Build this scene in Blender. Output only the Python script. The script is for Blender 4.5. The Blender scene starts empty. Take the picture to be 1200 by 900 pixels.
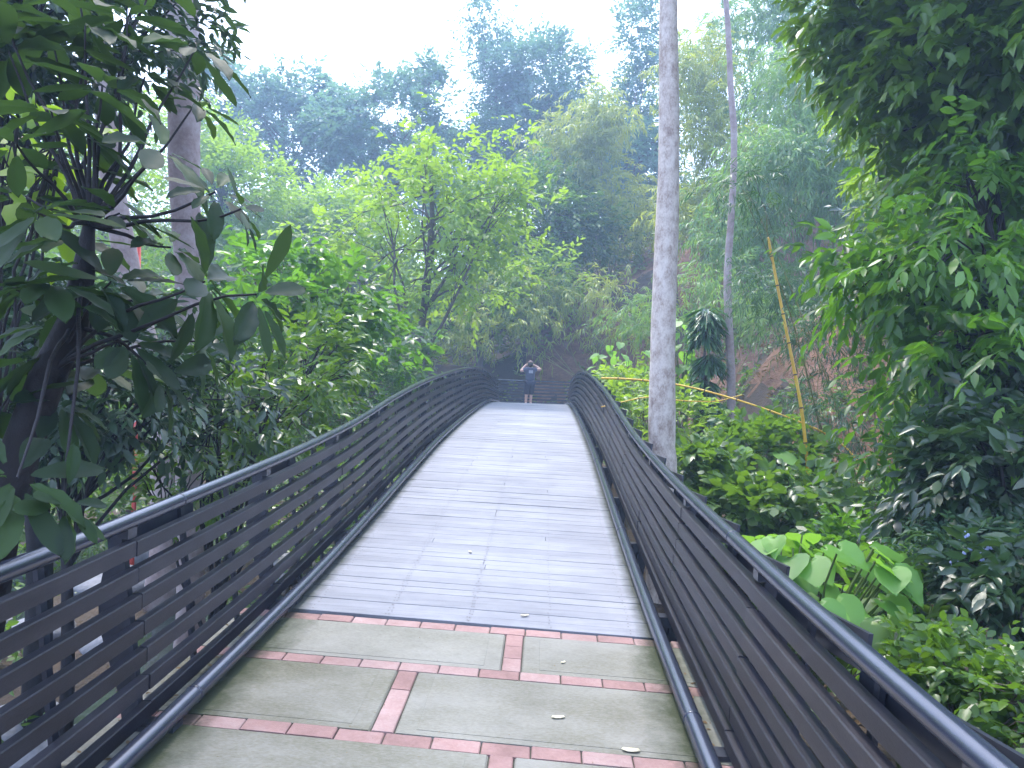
import bpy, bmesh, math, random
import numpy as np
from mathutils import noise, Vector
R = math.radians
C = bpy.context.scene.collection
sc = bpy.context.scene

# ------------------------------------------------------------------ camera model
F_PX = 935.0; YAW = R(2.39); ROLL = R(2.0); EYE = 1.7
FW = np.array([-math.sin(YAW), math.cos(YAW), 0.0]); RT = np.array([math.cos(YAW), math.sin(YAW), 0.0])
def at(px, py, d):
    """world point seen at a pixel of the 1200x900 photograph, d metres ahead"""
    dx, dy = px-600.0, py-450.0
    x = dx*math.cos(ROLL)+dy*math.sin(ROLL); y = -dx*math.sin(ROLL)+dy*math.cos(ROLL)
    return np.array([0, 0, EYE])+FW*d+RT*(x*d/F_PX)+np.array([0, 0, -y*d/F_PX])
def px2m(p, d): return p*d/F_PX

# ------------------------------------------------------------------ tagging
def tag(o, label=None, cat=None, group=None, kind=None):
    if label: o['label'] = label
    if cat: o['category'] = cat
    if group: o['group'] = group
    if kind: o['kind'] = kind
    return o
def empty(name, loc, rz=0.0, parent=None):
    o = bpy.data.objects.new(name, None); C.objects.link(o)
    o.location = tuple(float(v) for v in loc); o.rotation_euler = (0, 0, rz); o.empty_display_size = .2
    if parent: o.parent = parent
    return o

# ------------------------------------------------------------------ mesh building
class MB:
    def __init__(s): s.v = []; s.f = []; s.m = []; s.a = []; s.n = 0
    def add(s, V, F, mi=0, a=None):
        V = np.asarray(V, float).reshape(-1, 3)
        s.v.append(V)
        for f in F: s.f.append(tuple(i+s.n for i in f)); s.m.append(mi)
        s.a.append(np.full(len(V), random.random() if a is None else a) if np.isscalar(a) or a is None else np.asarray(a))
        s.n += len(V); return s
    def box(s, c, size, mi=0, rot=None, a=None, taper=None):
        hx, hy, hz = [q/2 for q in size]
        V = np.array([[x, y, z] for z in (-hz, hz) for y in (-hy, hy) for x in (-hx, hx)])
        if taper: V[4:, :2] *= taper
        if rot is not None: V = V @ np.array(rot).T
        return s.add(V+np.array(c), [(0, 2, 3, 1), (4, 5, 7, 6), (0, 1, 5, 4), (2, 6, 7, 3), (0, 4, 6, 2), (1, 3, 7, 5)], mi, a)
    def tube(s, pts, rad, n=8, mi=0, caps=True, a=None, wob=0.0):
        pts = np.asarray(pts, float); k = len(pts)
        rad = np.full(k, rad) if np.isscalar(rad) else np.asarray(rad, float)
        T = np.gradient(pts, axis=0); T /= np.linalg.norm(T, axis=1)[:, None]+1e-9
        up = np.array([0, 0, 1.0]) if abs(T[0][2]) < .9 else np.array([1.0, 0, 0])
        u = np.cross(up, T[0]); u /= np.linalg.norm(u)
        ring = []; ang = np.linspace(0, 2*math.pi, n, endpoint=False)
        for i in range(k):
            u = u-T[i]*np.dot(u, T[i]); u /= np.linalg.norm(u)+1e-9
            w = np.cross(T[i], u)
            rr = rad[i]*(1+wob*np.sin(ang*3+i*.7)) if wob else rad[i]
            ring.append(pts[i]+(np.cos(ang)*rr)[:, None]*u+(np.sin(ang)*rr)[:, None]*w)
        V = np.vstack(ring); F = []
        for i in range(k-1):
            for j in range(n):
                F.append((i*n+j, i*n+(j+1) % n, (i+1)*n+(j+1) % n, (i+1)*n+j))
        if caps: F.append(tuple(range(n))[::-1]); F.append(tuple((k-1)*n+j for j in range(n)))
        return s.add(V, F, mi, a)
    def sweep(s, pts, prof, mi=0, a=None):
        """sweep a closed cross-section prof(i)->(k,2) [x, z offsets] along pts (path runs mostly in y)"""
        V = []; k = len(pts)
        for i, p in enumerate(pts):
            q = prof(i) if callable(prof) else prof
            for (x, z) in q: V.append((p[0]+x, p[1], p[2]+z))
        n = len(V)//k; F = []
        for i in range(k-1):
            for j in range(n):
                F.append((i*n+j, (i+1)*n+j, (i+1)*n+(j+1) % n, i*n+(j+1) % n))
        F.append(tuple(range(n))); F.append(tuple((k-1)*n+j for j in range(n))[::-1])
        return s.add(V, F, mi, a)
    def build(s, name, mats, parent=None, smooth=False, attr=True, fix=True):
        V = np.vstack(s.v)
        if parent is not None:
            V = V-np.array(world_loc(parent))
        me = bpy.data.meshes.new(name); me.from_pydata(V.tolist(), [], s.f)
        for m in (mats if isinstance(mats, (list, tuple)) else [mats]): me.materials.append(m)
        me.polygons.foreach_set('material_index', s.m)
        if smooth: me.polygons.foreach_set('use_smooth', [True]*len(s.f))
        if attr:
            at_ = me.attributes.new('rnd', 'FLOAT', 'POINT'); at_.data.foreach_set('value', np.concatenate(s.a).astype(np.float32))
        me.update()
        if fix:
            bm = bmesh.new(); bm.from_mesh(me); bmesh.ops.recalc_face_normals(bm, faces=bm.faces); bm.to_mesh(me); bm.free()
        o = bpy.data.objects.new(name, me); C.objects.link(o)
        if parent is not None: o.parent = parent
        return o
def world_loc(o):
    v = Vector((0, 0, 0))
    while o is not None: v = v+o.location; o = o.parent
    return v

# ------------------------------------------------------------------ materials
def nm(name):
    m = bpy.data.materials.new(name); m.use_nodes = True; nt = m.node_tree; nt.nodes.clear()
    return m, nt, nt.nodes, nt.links
def ramp(N, L, fac, stops):
    r = N.new('ShaderNodeValToRGB'); e = r.color_ramp.elements
    while len(e) < len(stops): e.new(.5)
    for q, (p, c) in zip(e, stops): q.position = p; q.color = (c[0], c[1], c[2], 1)
    L.new(fac, r.inputs['Fac']); return r.outputs['Color']
def noi(N, L, scale, detail=3, rough=.55, coord='Object', stretch=None):
    tc = N.new('ShaderNodeTexCoord'); n = N.new('ShaderNodeTexNoise'); n.inputs['Scale'].default_value = scale
    n.inputs['Detail'].default_value = detail; n.inputs['Roughness'].default_value = rough
    src = tc.outputs[coord]
    if stretch:
        mp = N.new('ShaderNodeMapping'); mp.inputs['Scale'].default_value = stretch; L.new(src, mp.inputs['Vector']); src = mp.outputs['Vector']
    L.new(src, n.inputs['Vector']); return n.outputs['Fac']
def math_(N, L, op, a, b=None, clamp=False):
    n = N.new('ShaderNodeMath'); n.operation = op; n.use_clamp = clamp
    for i, q in enumerate((a, b)):
        if q is None: continue
        if isinstance(q, (int, float)): n.inputs[i].default_value = q
        else: L.new(q, n.inputs[i])
    return n.outputs[0]
def mix(N, L, fac, a, b, mode='MIX'):
    n = N.new('ShaderNodeMix'); n.data_type = 'RGBA'; n.blend_type = mode
    for s_, q in ((n.inputs['Factor'], fac), (n.inputs[6], a), (n.inputs[7], b)):
        if isinstance(q, (int, float)): s_.default_value = q
        elif isinstance(q, tuple): s_.default_value = (q[0], q[1], q[2], 1)
        else: L.new(q, s_)
    return n.outputs[2]
def attr(N, name='rnd'):
    a = N.new('ShaderNodeAttribute'); a.attribute_name = name; return a.outputs['Fac']
def bump(N, L, h, strength=.3, dist=.01):
    b = N.new('ShaderNodeBump'); b.inputs['Strength'].default_value = strength; b.inputs['Distance'].default_value = dist
    L.new(h, b.inputs['Height']); return b.outputs['Normal']
def surf(name, stops, scale=6, rough=.8, stretch=None, bstr=.3, bdist=.01, rndmix=0.0, spec=.4, fine=40, metallic=0, blotch=0, kerb=None):
    m, nt, N, L = nm(name)
    n1 = noi(N, L, scale, 5, .6, stretch=stretch); n2 = noi(N, L, fine, 4, .65, stretch=stretch)
    f = math_(N, L, 'ADD', math_(N, L, 'MULTIPLY', n1, .65), math_(N, L, 'MULTIPLY', n2, .35))
    if rndmix: f = math_(N, L, 'ADD', math_(N, L, 'MULTIPLY', f, 1-rndmix), math_(N, L, 'MULTIPLY', attr(N), rndmix))
    col = ramp(N, L, f, stops)
    if blotch:
        b1 = noi(N, L, .9, 6, .7); c = ramp(N, L, b1, [(.35, (1-blotch,)*3), (.62, (1, 1, 1))]); col = mix(N, L, 1.0, col, c, 'MULTIPLY')
    if kerb:  # dark moss and contact shade along the kerb pipes, put into the colour
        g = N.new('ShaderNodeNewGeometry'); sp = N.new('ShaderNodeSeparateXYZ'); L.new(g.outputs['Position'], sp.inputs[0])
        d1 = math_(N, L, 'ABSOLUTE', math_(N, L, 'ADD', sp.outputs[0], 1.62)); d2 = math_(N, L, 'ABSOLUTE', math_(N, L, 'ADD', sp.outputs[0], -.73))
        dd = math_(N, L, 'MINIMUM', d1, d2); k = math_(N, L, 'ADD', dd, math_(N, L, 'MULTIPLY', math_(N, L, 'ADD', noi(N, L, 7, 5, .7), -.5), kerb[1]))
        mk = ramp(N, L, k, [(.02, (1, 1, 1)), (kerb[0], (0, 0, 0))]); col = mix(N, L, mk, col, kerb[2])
    p = N.new('ShaderNodeBsdfPrincipled'); L.new(col, p.inputs['Base Color'])
    p.inputs['Roughness'].default_value = rough; p.inputs['Specular IOR Level'].default_value = spec; p.inputs['Metallic'].default_value = metallic
    if bstr: L.new(bump(N, L, n2, bstr, bdist), p.inputs['Normal'])
    o = N.new('ShaderNodeOutputMaterial'); L.new(p.outputs[0], o.inputs['Surface']); return m
def leafmat(name, c0, c1, c2, trans=.4, rough=.38, spec=.5, patch=.5, dead=.0):
    """leaf blades: colour differs from leaf to leaf and clump to clump; light passes through"""
    m, nt, N, L = nm(name)
    n = noi(N, L, patch, 2, .5)
    f = math_(N, L, 'ADD', math_(N, L, 'MULTIPLY', attr(N), .6), math_(N, L, 'MULTIPLY', n, .45))
    stops = [(.18, c0), (.55, c1), (.88, c2)]
    if dead: stops.append((.97, (.22, .13, .03)))
    col = ramp(N, L, f, stops)
    p = N.new('ShaderNodeBsdfPrincipled'); L.new(col, p.inputs['Base Color'])
    p.inputs['Roughness'].default_value = rough; p.inputs['Specular IOR Level'].default_value = spec
    t = N.new('ShaderNodeBsdfTranslucent')
    L.new(mix(N, L, .55, col, tuple(min(1, 1.9*a) for a in (c2[0]*1.1, c2[1]*1.15, c2[2]*.5))), t.inputs['Color'])
    mx = N.new('ShaderNodeMixShader'); mx.inputs[0].default_value = trans
    L.new(p.outputs[0], mx.inputs[1]); L.new(t.outputs[0], mx.inputs[2])
    o = N.new('ShaderNodeOutputMaterial'); L.new(mx.outputs[0], o.inputs['Surface']); return m

M = {}
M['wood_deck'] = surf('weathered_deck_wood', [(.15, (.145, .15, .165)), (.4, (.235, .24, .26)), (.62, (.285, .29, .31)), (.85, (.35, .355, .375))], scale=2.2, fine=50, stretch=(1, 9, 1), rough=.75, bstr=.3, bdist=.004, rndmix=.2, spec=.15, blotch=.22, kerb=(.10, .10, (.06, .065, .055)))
M['nail'] = surf('rusty_nail', [(.3, (.05, .04, .04)), (.8, (.12, .09, .08))], rough=.7)
M['slat'] = surf('dark_stained_slat', [(.25, (.008, .008, .012)), (.5, (.018, .017, .024)), (.75, (.048, .043, .048))], scale=3, fine=35, stretch=(6, 1, 6), rough=.42, blotch=.4, bstr=.3, bdist=.004, rndmix=.25, spec=.45)
M['steel'] = surf('dark_painted_steel', [(.3, (.012, .014, .02)), (.7, (.03, .033, .045))], scale=5, rough=.32, bstr=.06, bdist=.002, spec=.6)
M['rail'] = surf('black_handrail_paint', [(.3, (.012, .015, .028)), (.7, (.028, .034, .055))], scale=7, fine=90, rough=.23, bstr=.08, bdist=.002, spec=1.0)
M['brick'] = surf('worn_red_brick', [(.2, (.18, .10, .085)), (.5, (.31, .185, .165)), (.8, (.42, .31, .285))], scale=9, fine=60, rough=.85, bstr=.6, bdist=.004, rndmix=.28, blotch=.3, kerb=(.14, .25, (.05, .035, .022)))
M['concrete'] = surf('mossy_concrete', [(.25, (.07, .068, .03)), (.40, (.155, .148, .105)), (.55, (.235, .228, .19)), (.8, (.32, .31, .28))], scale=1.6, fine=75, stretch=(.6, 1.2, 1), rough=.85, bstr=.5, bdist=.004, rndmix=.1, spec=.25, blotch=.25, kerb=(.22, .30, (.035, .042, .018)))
M['mortar'] = surf('dirty_mortar', [(.3, (.035, .04, .025)), (.7, (.10, .095, .07))], scale=8, rough=.95)
M['soil'] = surf('leaf_littered_soil', [(.25, (.025, .020, .012)), (.5, (.06, .042, .026)), (.7, (.10, .065, .04)), (.85, (.05, .07, .025))], scale=.9, fine=12, rough=.95, bstr=.8, bdist=.08)
M['earth'] = surf('red_bare_earth', [(.25, (.06, .03, .018)), (.42, (.15, .075, .042)), (.6, (.24, .13, .078)), (.8, (.36, .23, .15))], scale=1.4, fine=9, rough=.95, bstr=.9, bdist=.12, stretch=(1, 1, 2.2))
M['rock'] = surf('grey_stream_rock', [(.25, (.09, .09, .10)), (.5, (.20, .20, .215)), (.78, (.34, .335, .35))], scale=2.2, fine=18, rough=.7, bstr=.5, bdist=.03, rndmix=.2)
M['palebark'] = surf('pale_ringed_bark', [(.28, (.17, .10, .08)), (.43, (.42, .33, .27)), (.56, (.62, .53, .45)), (.8, (.76, .70, .62))], scale=7, fine=38, stretch=(1.6, 1.6, 1.0), rough=.85, bstr=.5, bdist=.012)
M['hazybark'] = surf('blotched_grey_bark', [(.25, (.12, .085, .075)), (.45, (.28, .21, .19)), (.65, (.42, .36, .34)), (.85, (.56, .52, .50))], scale=2.0, fine=14, rough=.9, bstr=.6, bdist=.02)
M['brownbark'] = surf('brown_blotched_bark', [(.25, (.06, .035, .028)), (.5, (.18, .10, .078)), (.72, (.30, .21, .18)), (.9, (.42, .36, .33))], scale=2.4, fine=16, rough=.9, bstr=.6, bdist=.02)
M['darkbark'] = surf('dark_wet_bark', [(.3, (.005, .004, .005)), (.7, (.020, .015, .014))], scale=8, rough=.7, bstr=.6, bdist=.01)
M['midbark'] = surf('grey_brown_bark', [(.3, (.05, .038, .028)), (.7, (.15, .12, .09))], scale=6, rough=.9, bstr=.5, bdist=.02)
M['cane'] = surf('yellow_bamboo_cane', [(.25, (.35, .16, .02)), (.5, (.60, .36, .03)), (.8, (.70, .50, .10))], scale=2, fine=25, stretch=(3, 3, 1), rough=.4, bstr=.1)
M['culm'] = surf('olive_bamboo_culm', [(.3, (.10, .08, .03)), (.55, (.20, .19, .06)), (.8, (.34, .30, .14))], scale=2, rough=.5, bstr=.1, rndmix=.4)
M['stalk'] = surf('green_stalk', [(.3, (.06, .10, .02)), (.7, (.13, .18, .05))], scale=4, rough=.5, bstr=.1)
M['petal'] = surf('cream_fallen_petal', [(.3, (.48, .40, .22)), (.7, (.75, .70, .52))], scale=30, rough=.6, bstr=.1)
M['paintw'] = surf('white_paint', [(.3, (.62, .62, .62)), (.7, (.8, .8, .8))], scale=2, rough=.6, bstr=.05)
M['pinkwall'] = surf('faded_pink_wall', [(.3, (.42, .25, .23)), (.7, (.55, .36, .34))], scale=1, rough=.8, bstr=.1)
M['rooftile'] = surf('terracotta_roof', [(.3, (.25, .12, .09)), (.7, (.38, .20, .15))], scale=3, rough=.8, bstr=.5, bdist=.05)
M['glass'] = surf('dark_window_glass', [(.3, (.02, .025, .03)), (.7, (.05, .06, .07))], scale=1, rough=.1, bstr=0)
M['redpaint'] = surf('red_painted_pole', [(.3, (.40, .04, .03)), (.7, (.62, .09, .06))], scale=3, rough=.5, bstr=.1)
M['skin'] = surf('skin', [(.3, (.42, .25, .19)), (.7, (.56, .36, .29))], scale=8, rough=.5, bstr=0)
M['shirt'] = surf('dark_navy_cotton', [(.3, (.04, .045, .08)), (.7, (.07, .078, .12))], scale=8, rough=.9, bstr=.2)
M['shorts'] = surf('black_cotton', [(.3, (.014, .013, .025)), (.7, (.028, .026, .045))], scale=8, rough=.9, bstr=.2)
M['greylogo'] = surf('pale_grey_print', [(.3, (.26, .27, .33)), (.7, (.36, .37, .43))], scale=20, rough=.9, bstr=0)
M['hair'] = surf('dark_brown_hair', [(.3, (.02, .012, .010)), (.7, (.05, .03, .025))], scale=20, rough=.6, bstr=.3)
M['cap'] = surf('dusty_brown_cap', [(.3, (.14, .09, .08)), (.7, (.24, .17, .15))], scale=20, rough=.9, bstr=.1)
M['shoe'] = surf('pale_shoe', [(.3, (.25, .18, .16)), (.7, (.4, .3, .27))], scale=20, rough=.8, bstr=0)
# foliage
M['lf_mid'] = leafmat('yellow_green_leaves', (.06, .115, .014), (.135, .235, .022), (.26, .38, .035), .45, .42, dead=0)
M['lf_gloss'] = leafmat('glossy_green_leaves', (.026, .062, .010), (.055, .12, .014), (.13, .23, .022), .38, .33, .5)
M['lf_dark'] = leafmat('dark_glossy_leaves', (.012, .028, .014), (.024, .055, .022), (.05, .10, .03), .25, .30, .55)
M['lf_big'] = leafmat('large_dark_blades', (.012, .024, .014), (.020, .042, .018), (.045, .085, .022), .34, .55, .25, patch=1.5)
M['lf_bright'] = leafmat('bright_green_leaves', (.012, .035, .008), (.040, .105, .014), (.13, .28, .028), .45, .33, .5, patch=.9)
M['lf_haze'] = leafmat('haze_tinted_leaves', (.045, .09, .072), (.08, .16, .125), (.14, .25, .20), .35, .5, .4)  # bluish haze over the far trees, put into the leaf colour
M['lf_bam'] = leafmat('bamboo_leaves', (.05, .10, .035), (.10, .19, .055), (.19, .31, .09), .42, .45, .4, dead=0)
M['lf_bamy'] = leafmat('yellowish_bamboo_leaves', (.10, .14, .03), (.19, .24, .045), (.32, .35, .06), .42, .45, .4)
M['lf_fern'] = leafmat('feathery_blue_green_leaves', (.02, .055, .03), (.04, .095, .048), (.08, .15, .07), .35, .45, .4)
M['lf_taro'] = leafmat('broad_soft_leaves', (.07, .17, .03), (.13, .28, .045), (.20, .38, .06),   .42, .45, .45, patch=3)
M['lf_under'] = leafmat('undergrowth_leaves', (.04, .065, .012), (.10, .14, .022), (.20, .24, .04), .35, .5, .4, patch=.35, dead=0)
M['lf_brown'] = leafmat('dry_brown_leaves', (.05, .03, .015), (.11, .07, .035), (.20, .13, .06), .3, .7, .2)
M['lf_strap'] = leafmat('strap_leaves', (.02, .06, .025), (.04, .115, .04), (.09, .19, .06), .25, .28, .6)
M['flower'] = surf('pale_blue_flowers', [(.3, (.20, .24, .42)), (.7, (.36, .40, .62))], scale=20, rough=.7, bstr=0)

# water
def water_mat():
    m, nt, N, L = nm('stream_water'); p = N.new('ShaderNodeBsdfPrincipled')
    p.inputs['Base Color'].default_value = (.035, .045, .04, 1); p.inputs['Roughness'].default_value = .08
    L.new(bump(N, L, noi(N, L, 5, 3), .35, .03), p.inputs['Normal'])
    o = N.new('ShaderNodeOutputMaterial'); L.new(p.outputs[0], o.inputs['Surface']); return m
M['water'] = water_mat()

# ------------------------------------------------------------------ profile of the footbridge
PD = [-3, 0, 3.4, 5.6, 7.7, 10, 12, 15, 18, 21, 24, 27, 30, 34, 40]
PZ = [1.72, 1.69, 1.64, 1.53, 1.37, 1.17, 1.01, .84, .71, .61, .57, .64, .77, .90, .92]
def smoothcurve(x, X, Y):
    X = np.array(X, float); Y = np.array(Y, float); m = np.gradient(Y, X)
    i = int(np.clip(np.searchsorted(X, x)-1, 0, len(X)-2)); h = X[i+1]-X[i]; t = (x-X[i])/h
    return ((2*t**3-3*t*t+1)*Y[i]+(t**3-2*t*t+t)*h*m[i]+(-2*t**3+3*t*t)*Y[i+1]+(t**3-t*t)*h*m[i+1])
def zd(y): return EYE-float(smoothcurve(float(y), PD, PZ))
def railh(y, side=-1):
    if side < 0: return float(smoothcurve(y, [-3, 2, 4, 6.2, 7.6, 10, 13, 18, 24, 40], [.93, .925, .94, .925, .915, .95, .97, 1.0, 1.0, 1.0]))
    return float(smoothcurve(y, [-3, 1.7, 4, 6.5, 8.5, 11, 14, 18, 24, 40], [.90, .89, .87, .82, .79, .82, .89, .96, 1.0, 1.0]))
SKW = math.tan(R(5.5))
XL, XR = -1.65, .75            # kerb pipes
Y0, YB, YE = -1.6, 5.16, 32.2  # start, first board, end of the side railings

# ------------------------------------------------------------------ terrain
def sstep(a, b, x): t = min(1, max(0, (x-a)/(b-a))); return t*t*(3-2*t)
def H(x, y):
    bed = -1.75
    left = bed+sstep(-9, -22, x)*2.6*(1 if y > 6 else .8)
    rightv = -.85+sstep(1.5, 6, x)*.7+sstep(4, 16, x)*3.2
    z = left*(1-sstep(-1.5, 1.5, x))+rightv*sstep(-1.5, 1.5, x)
    near = 1-sstep(3.5, 6.5, y)
    z = z*(1-near)+near*(z*.6+.0)
    # ravine deepens mid span on both sides
    # far bank
    yy = y+noise.noise((x*.11, 3.1, 0))*3.0-abs(x+1)*.03
    far = sstep(33.5, 39.5, yy)*(4.6+2.6*sstep(-3, 2, x))+sstep(39, 62, yy)*6.5-sstep(62, 110, yy)*2.0
    z = z+far*sstep(-30, -4, x+8)+(sstep(26, 60, y)*11)*(1-sstep(-30, -4, x+8))
    z += sstep(15, 40, x)*5*sstep(5, 30, y)+sstep(3.5, 8.5, x)*sstep(15, 23, y)*3.6*(1-sstep(33, 38, y)*.7)
    if y > 30 and -5 < x < 4: z = max(z, -2)
    n = noise.noise((x*.25, y*.25, 0))*.35+noise.noise((x*.9, y*.9, 5))*.12+noise.noise((x*.07, y*.07, 9))*.9*sstep(20, 50, y)
    z += n
    # under the deck and landing keep clear
    if -2.6 < x < 1.7 and y < 34: z = min(z, zd(max(y, 0))-.75)
    elif -4.2 < x < 3.2 and y < 34: z = min(z, zd(max(y, 0))-.45)
    return z
def grid_coords():
    xs = np.concatenate([np.linspace(-150, -42, 28)[:-1], np.linspace(-42, -14, 40)[:-1], np.linspace(-14, 16, 100)[:-1], np.linspace(16, 42, 38)[:-1], np.linspace(42, 150, 28)])
    ys = np.concatenate([np.linspace(-150, -10, 30)[:-1], np.linspace(-10, 46, 180)[:-1], np.linspace(46, 80, 40)[:-1], np.linspace(80, 150, 18)])
    return xs, ys
xs, ys = grid_coords(); nx, ny = len(xs), len(ys)
V = [(x, y, H(x, y)) for y in ys for x in xs]
Fc = [(j*nx+i, j*nx+i+1, (j+1)*nx+i+1, (j+1)*nx+i) for j in range(ny-1) for i in range(nx-1)]
me = bpy.data.meshes.new('ground'); me.from_pydata(V, [], Fc); me.materials.append(M['soil']); me.materials.append(M['earth'])
HG = {}
def slope(x, y): e = .4; return math.hypot(H(x+e, y)-H(x-e, y), H(x, y+e)-H(x, y-e))/(2*e)
mi = []
for j in range(ny-1):
    for i in range(nx-1):
        x, y = xs[i], ys[j]; red = False
        if (3 < x < 16 and 15 < y < 44) or (-1 < x <= 3 and 34.5 < y < 42): red = noise.noise((x*.3, y*.3, 2)) > -.3
        mi.append(1 if red else 0)
me.polygons.foreach_set('material_index', mi); me.polygons.foreach_set('use_smooth', [True]*len(mi)); me.update()
ground = bpy.data.objects.new('ground', me); C.objects.link(ground); tag(ground, 'soil of the ravine floor and the wooded slopes', 'ground', kind='structure')

wb = MB(); wp = []
for y in np.linspace(-10, 34, 30): wp.append((-9.5+math.sin(y*.3)*.6, y)); 
V = []; 
for (x, y) in wp: V += [(x, y, -1.72), (-2.3, y, -1.72)]
wb.add(V, [(2*i, 2*i+1, 2*i+3, 2*i+2) for i in range(len(wp)-1)])
tag(wb.build('stream_water', M['water'], attr=False, fix=False), 'shallow dark stream water under the bridge', 'water', kind='structure')

# ------------------------------------------------------------------ landing: brick and concrete
random.seed(3)
bm_ = MB(); bk = MB(); mo = MB()
def slab(mb, x0, x1, y0, y1, top=0.0, th=.10, mi=0, sk=.0, bev=.008, a=None):
    """a paving block following the walkway profile, edges chamfered"""
    a = random.random() if a is None else a
    n = max(1, int((y1-y0)/.4)); V = []; 
    for k in range(n+1):
        y = y0+(y1-y0)*k/n; z = zd(y)+top; e = bev if 0 < k < n else bev
        V += [(x0, y, z-bev), (x0+bev, y, z), (x1-bev, y, z), (x1, y, z-bev), (x1, y, z-th), (x0, y, z-th)]
    V = [(q[0], q[1]-(q[0]+.45)*SKW, q[2]) for q in V]
    F = []
    for k in range(n):
        for j in range(6): F.append((k*6+j, k*6+(j+1) % 6, (k+1)*6+(j+1) % 6, (k+1)*6+j))
    F.append(tuple(range(5, -1, -1))); F.append(tuple(n*6+j for j in range(6)))
    mb.add(V, F, mi, a)
xl, xr = -2.02, 1.02
rows = [5.06, 4.40, 3.59, 2.78, 1.97, 1.16, .35, -.46, -1.27]
bw = .11
cols = [-.135, -.70]
for i, yr in enumerate(rows):
    x = xl+random.uniform(-.1, 0)
    while x < xr:   # bricks laid lengthwise in the row
        x1 = min(x+.225, xr)
        slab(bk, max(x, xl)+.003, x1-.003, yr-bw/2+.003, yr+bw/2-.003, top=random.uniform(-.003, .003), bev=.005)
        x = x1
    if i+1 < len(rows):
        ya, yb_ = yr-bw/2, rows[i+1]+bw/2; cx = cols[i % 2]
        k = 3 if ya-yb_ < .6 else 3
        for q in range(k):
            slab(bk, cx-bw/2+.003, cx+bw/2-.003, yb_+(ya-yb_)*q/k+.003, yb_+(ya-yb_)*(q+1)/k-.003, top=random.uniform(-.003, .002), bev=.005)
        for (sx0, sx1) in ((xl, cx-bw/2), (cx+bw/2, xr)):
            a_ = random.random(); slab(bm_, sx0+.004, sx1-.004, yb_+.004, ya-.004, top=0.0, a=a_)
            # the trowelled margin: a shallow raised field inside the slab
            if sx1-sx0 > .5: slab(bm_, sx0+.10, sx1-.10, yb_+.05, ya-.05, top=.002, th=.004, bev=.002, a=a_)
slab(mo, xl-.02, xr+.02, -1.35, 5.13, top=-.014, th=.9, bev=.001)
land = empty('landing_paving', (-.5, 2, zd(2)))
tag(land, 'bridge landing of mossy concrete slabs divided by rows of red brick', 'paving', kind='structure')
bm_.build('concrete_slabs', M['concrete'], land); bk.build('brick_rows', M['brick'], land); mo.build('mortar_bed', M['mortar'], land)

# ------------------------------------------------------------------ footbridge deck
bridge = empty('footbridge', (-.45, 18, zd(18)-.3))
tag(bridge, 'long arched timber footbridge deck of weathered grey boards', 'footbridge')
db = MB(); nb = MB(); y = YB; k = 0
while y < 34.2:
    w = random.choice([.118, .132, .14]); gap = random.choice([.002, .003, .003, .004, .004, .006, .012]) 
    yc = y+w/2; z = zd(yc); sl = math.atan((zd(yc+.2)-zd(yc-.2))/.4); tl = random.uniform(-.006, .006)
    cx, sx = math.cos(sl+tl), math.sin(sl+tl); sk = R(1.2)*1.0
    x0, x1 = (XL-.02, XR+.02) if y < 31.6 else (-6.5, 3.4)
    # two lengths butted at a varying joint
    pieces = [(x0, x1)] if random.random() < .78 else None
    if pieces is None: j = random.choice([-.95, -.45, .05])+random.uniform(-.02, .02); pieces = [(x0, j-.002), (j+.002, x1)]
    dz = random.uniform(-.002, .002)
    for (a0, a1) in pieces:
        ex = random.uniform(-.012, .012); a_ = random.random(); n = 4; V = []
        for q in range(n+1):
            xx = a0+(a1-a0)*q/n+(ex if q in (0, n) and len(pieces) == 1 else 0); sag = random.uniform(-.0018, .0018)
            for (py_, pz) in ((-w/2, -.032), (w/2, -.032), (w/2, -.002), (w/2-.003, 0), (-w/2+.003, 0), (-w/2, -.002)):
                V.append((xx, yc+py_*cx-pz*sx-max(-1.3, min(1.3, xx+.45))*SKW, z+dz+sag+py_*sx+pz*cx-max(-1.3, min(1.3, xx+.45))*SKW*math.tan(sl)))
        F = [(q*6+i, q*6+(i+1) % 6, (q+1)*6+(i+1) % 6, (q+1)*6+i) for q in range(n) for i in range(6)]
        F += [tuple(range(5, -1, -1)), tuple(n*6+i for i in range(6))]
        db.add(V, F, 0, a_)
    if y < 22:
        for nx_ in (-1.5, -1.0, -.98, -.46, -.44, .08, .6):
            for s_ in (-.03, .03):
                xx = nx_+random.uniform(-.012, .012); yy = yc+s_+random.uniform(-.006, .006)-(nx_+.45)*SKW; r = .0055
                nb.add([(xx+r*math.cos(t), yy+r*math.sin(t), z+dz+.004+(yy-yc)*math.tan(sl)+s_*math.tan(tl)) for t in np.linspace(0, 2*math.pi, 7)[:-1]], [tuple(range(6))], 0)
    y += w+gap
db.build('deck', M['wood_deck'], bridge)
nb.build('nail_heads', M['nail'], bridge, fix=False)
gy = np.arange(5.2, 33.8, .6)
for gx in (-1.45, -.45, .55):
    g = MB(); g.sweep([(gx, q, zd(q)-.036) for q in gy], [(-.05, -.24), (.05, -.24), (.05, 0), (-.05, 0)]); g.build('girder', M['steel'], bridge)
# support trestles
for ty in (12.0, 21.0, 30.0):
    g = MB(); zt = zd(ty)-.3
    for gx in (-1.45, .55): g.tube([(gx, ty, zt), (gx, ty, -3.2)], .09, 10)
    g.box((-.45, ty, zt+.01), (2.3, .14, .10)); g.tube([(-1.45, ty, zt-.2), (.55, ty, -1.8)], .04, 8)
    g.build('trestle', M['steel'], bridge)

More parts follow.
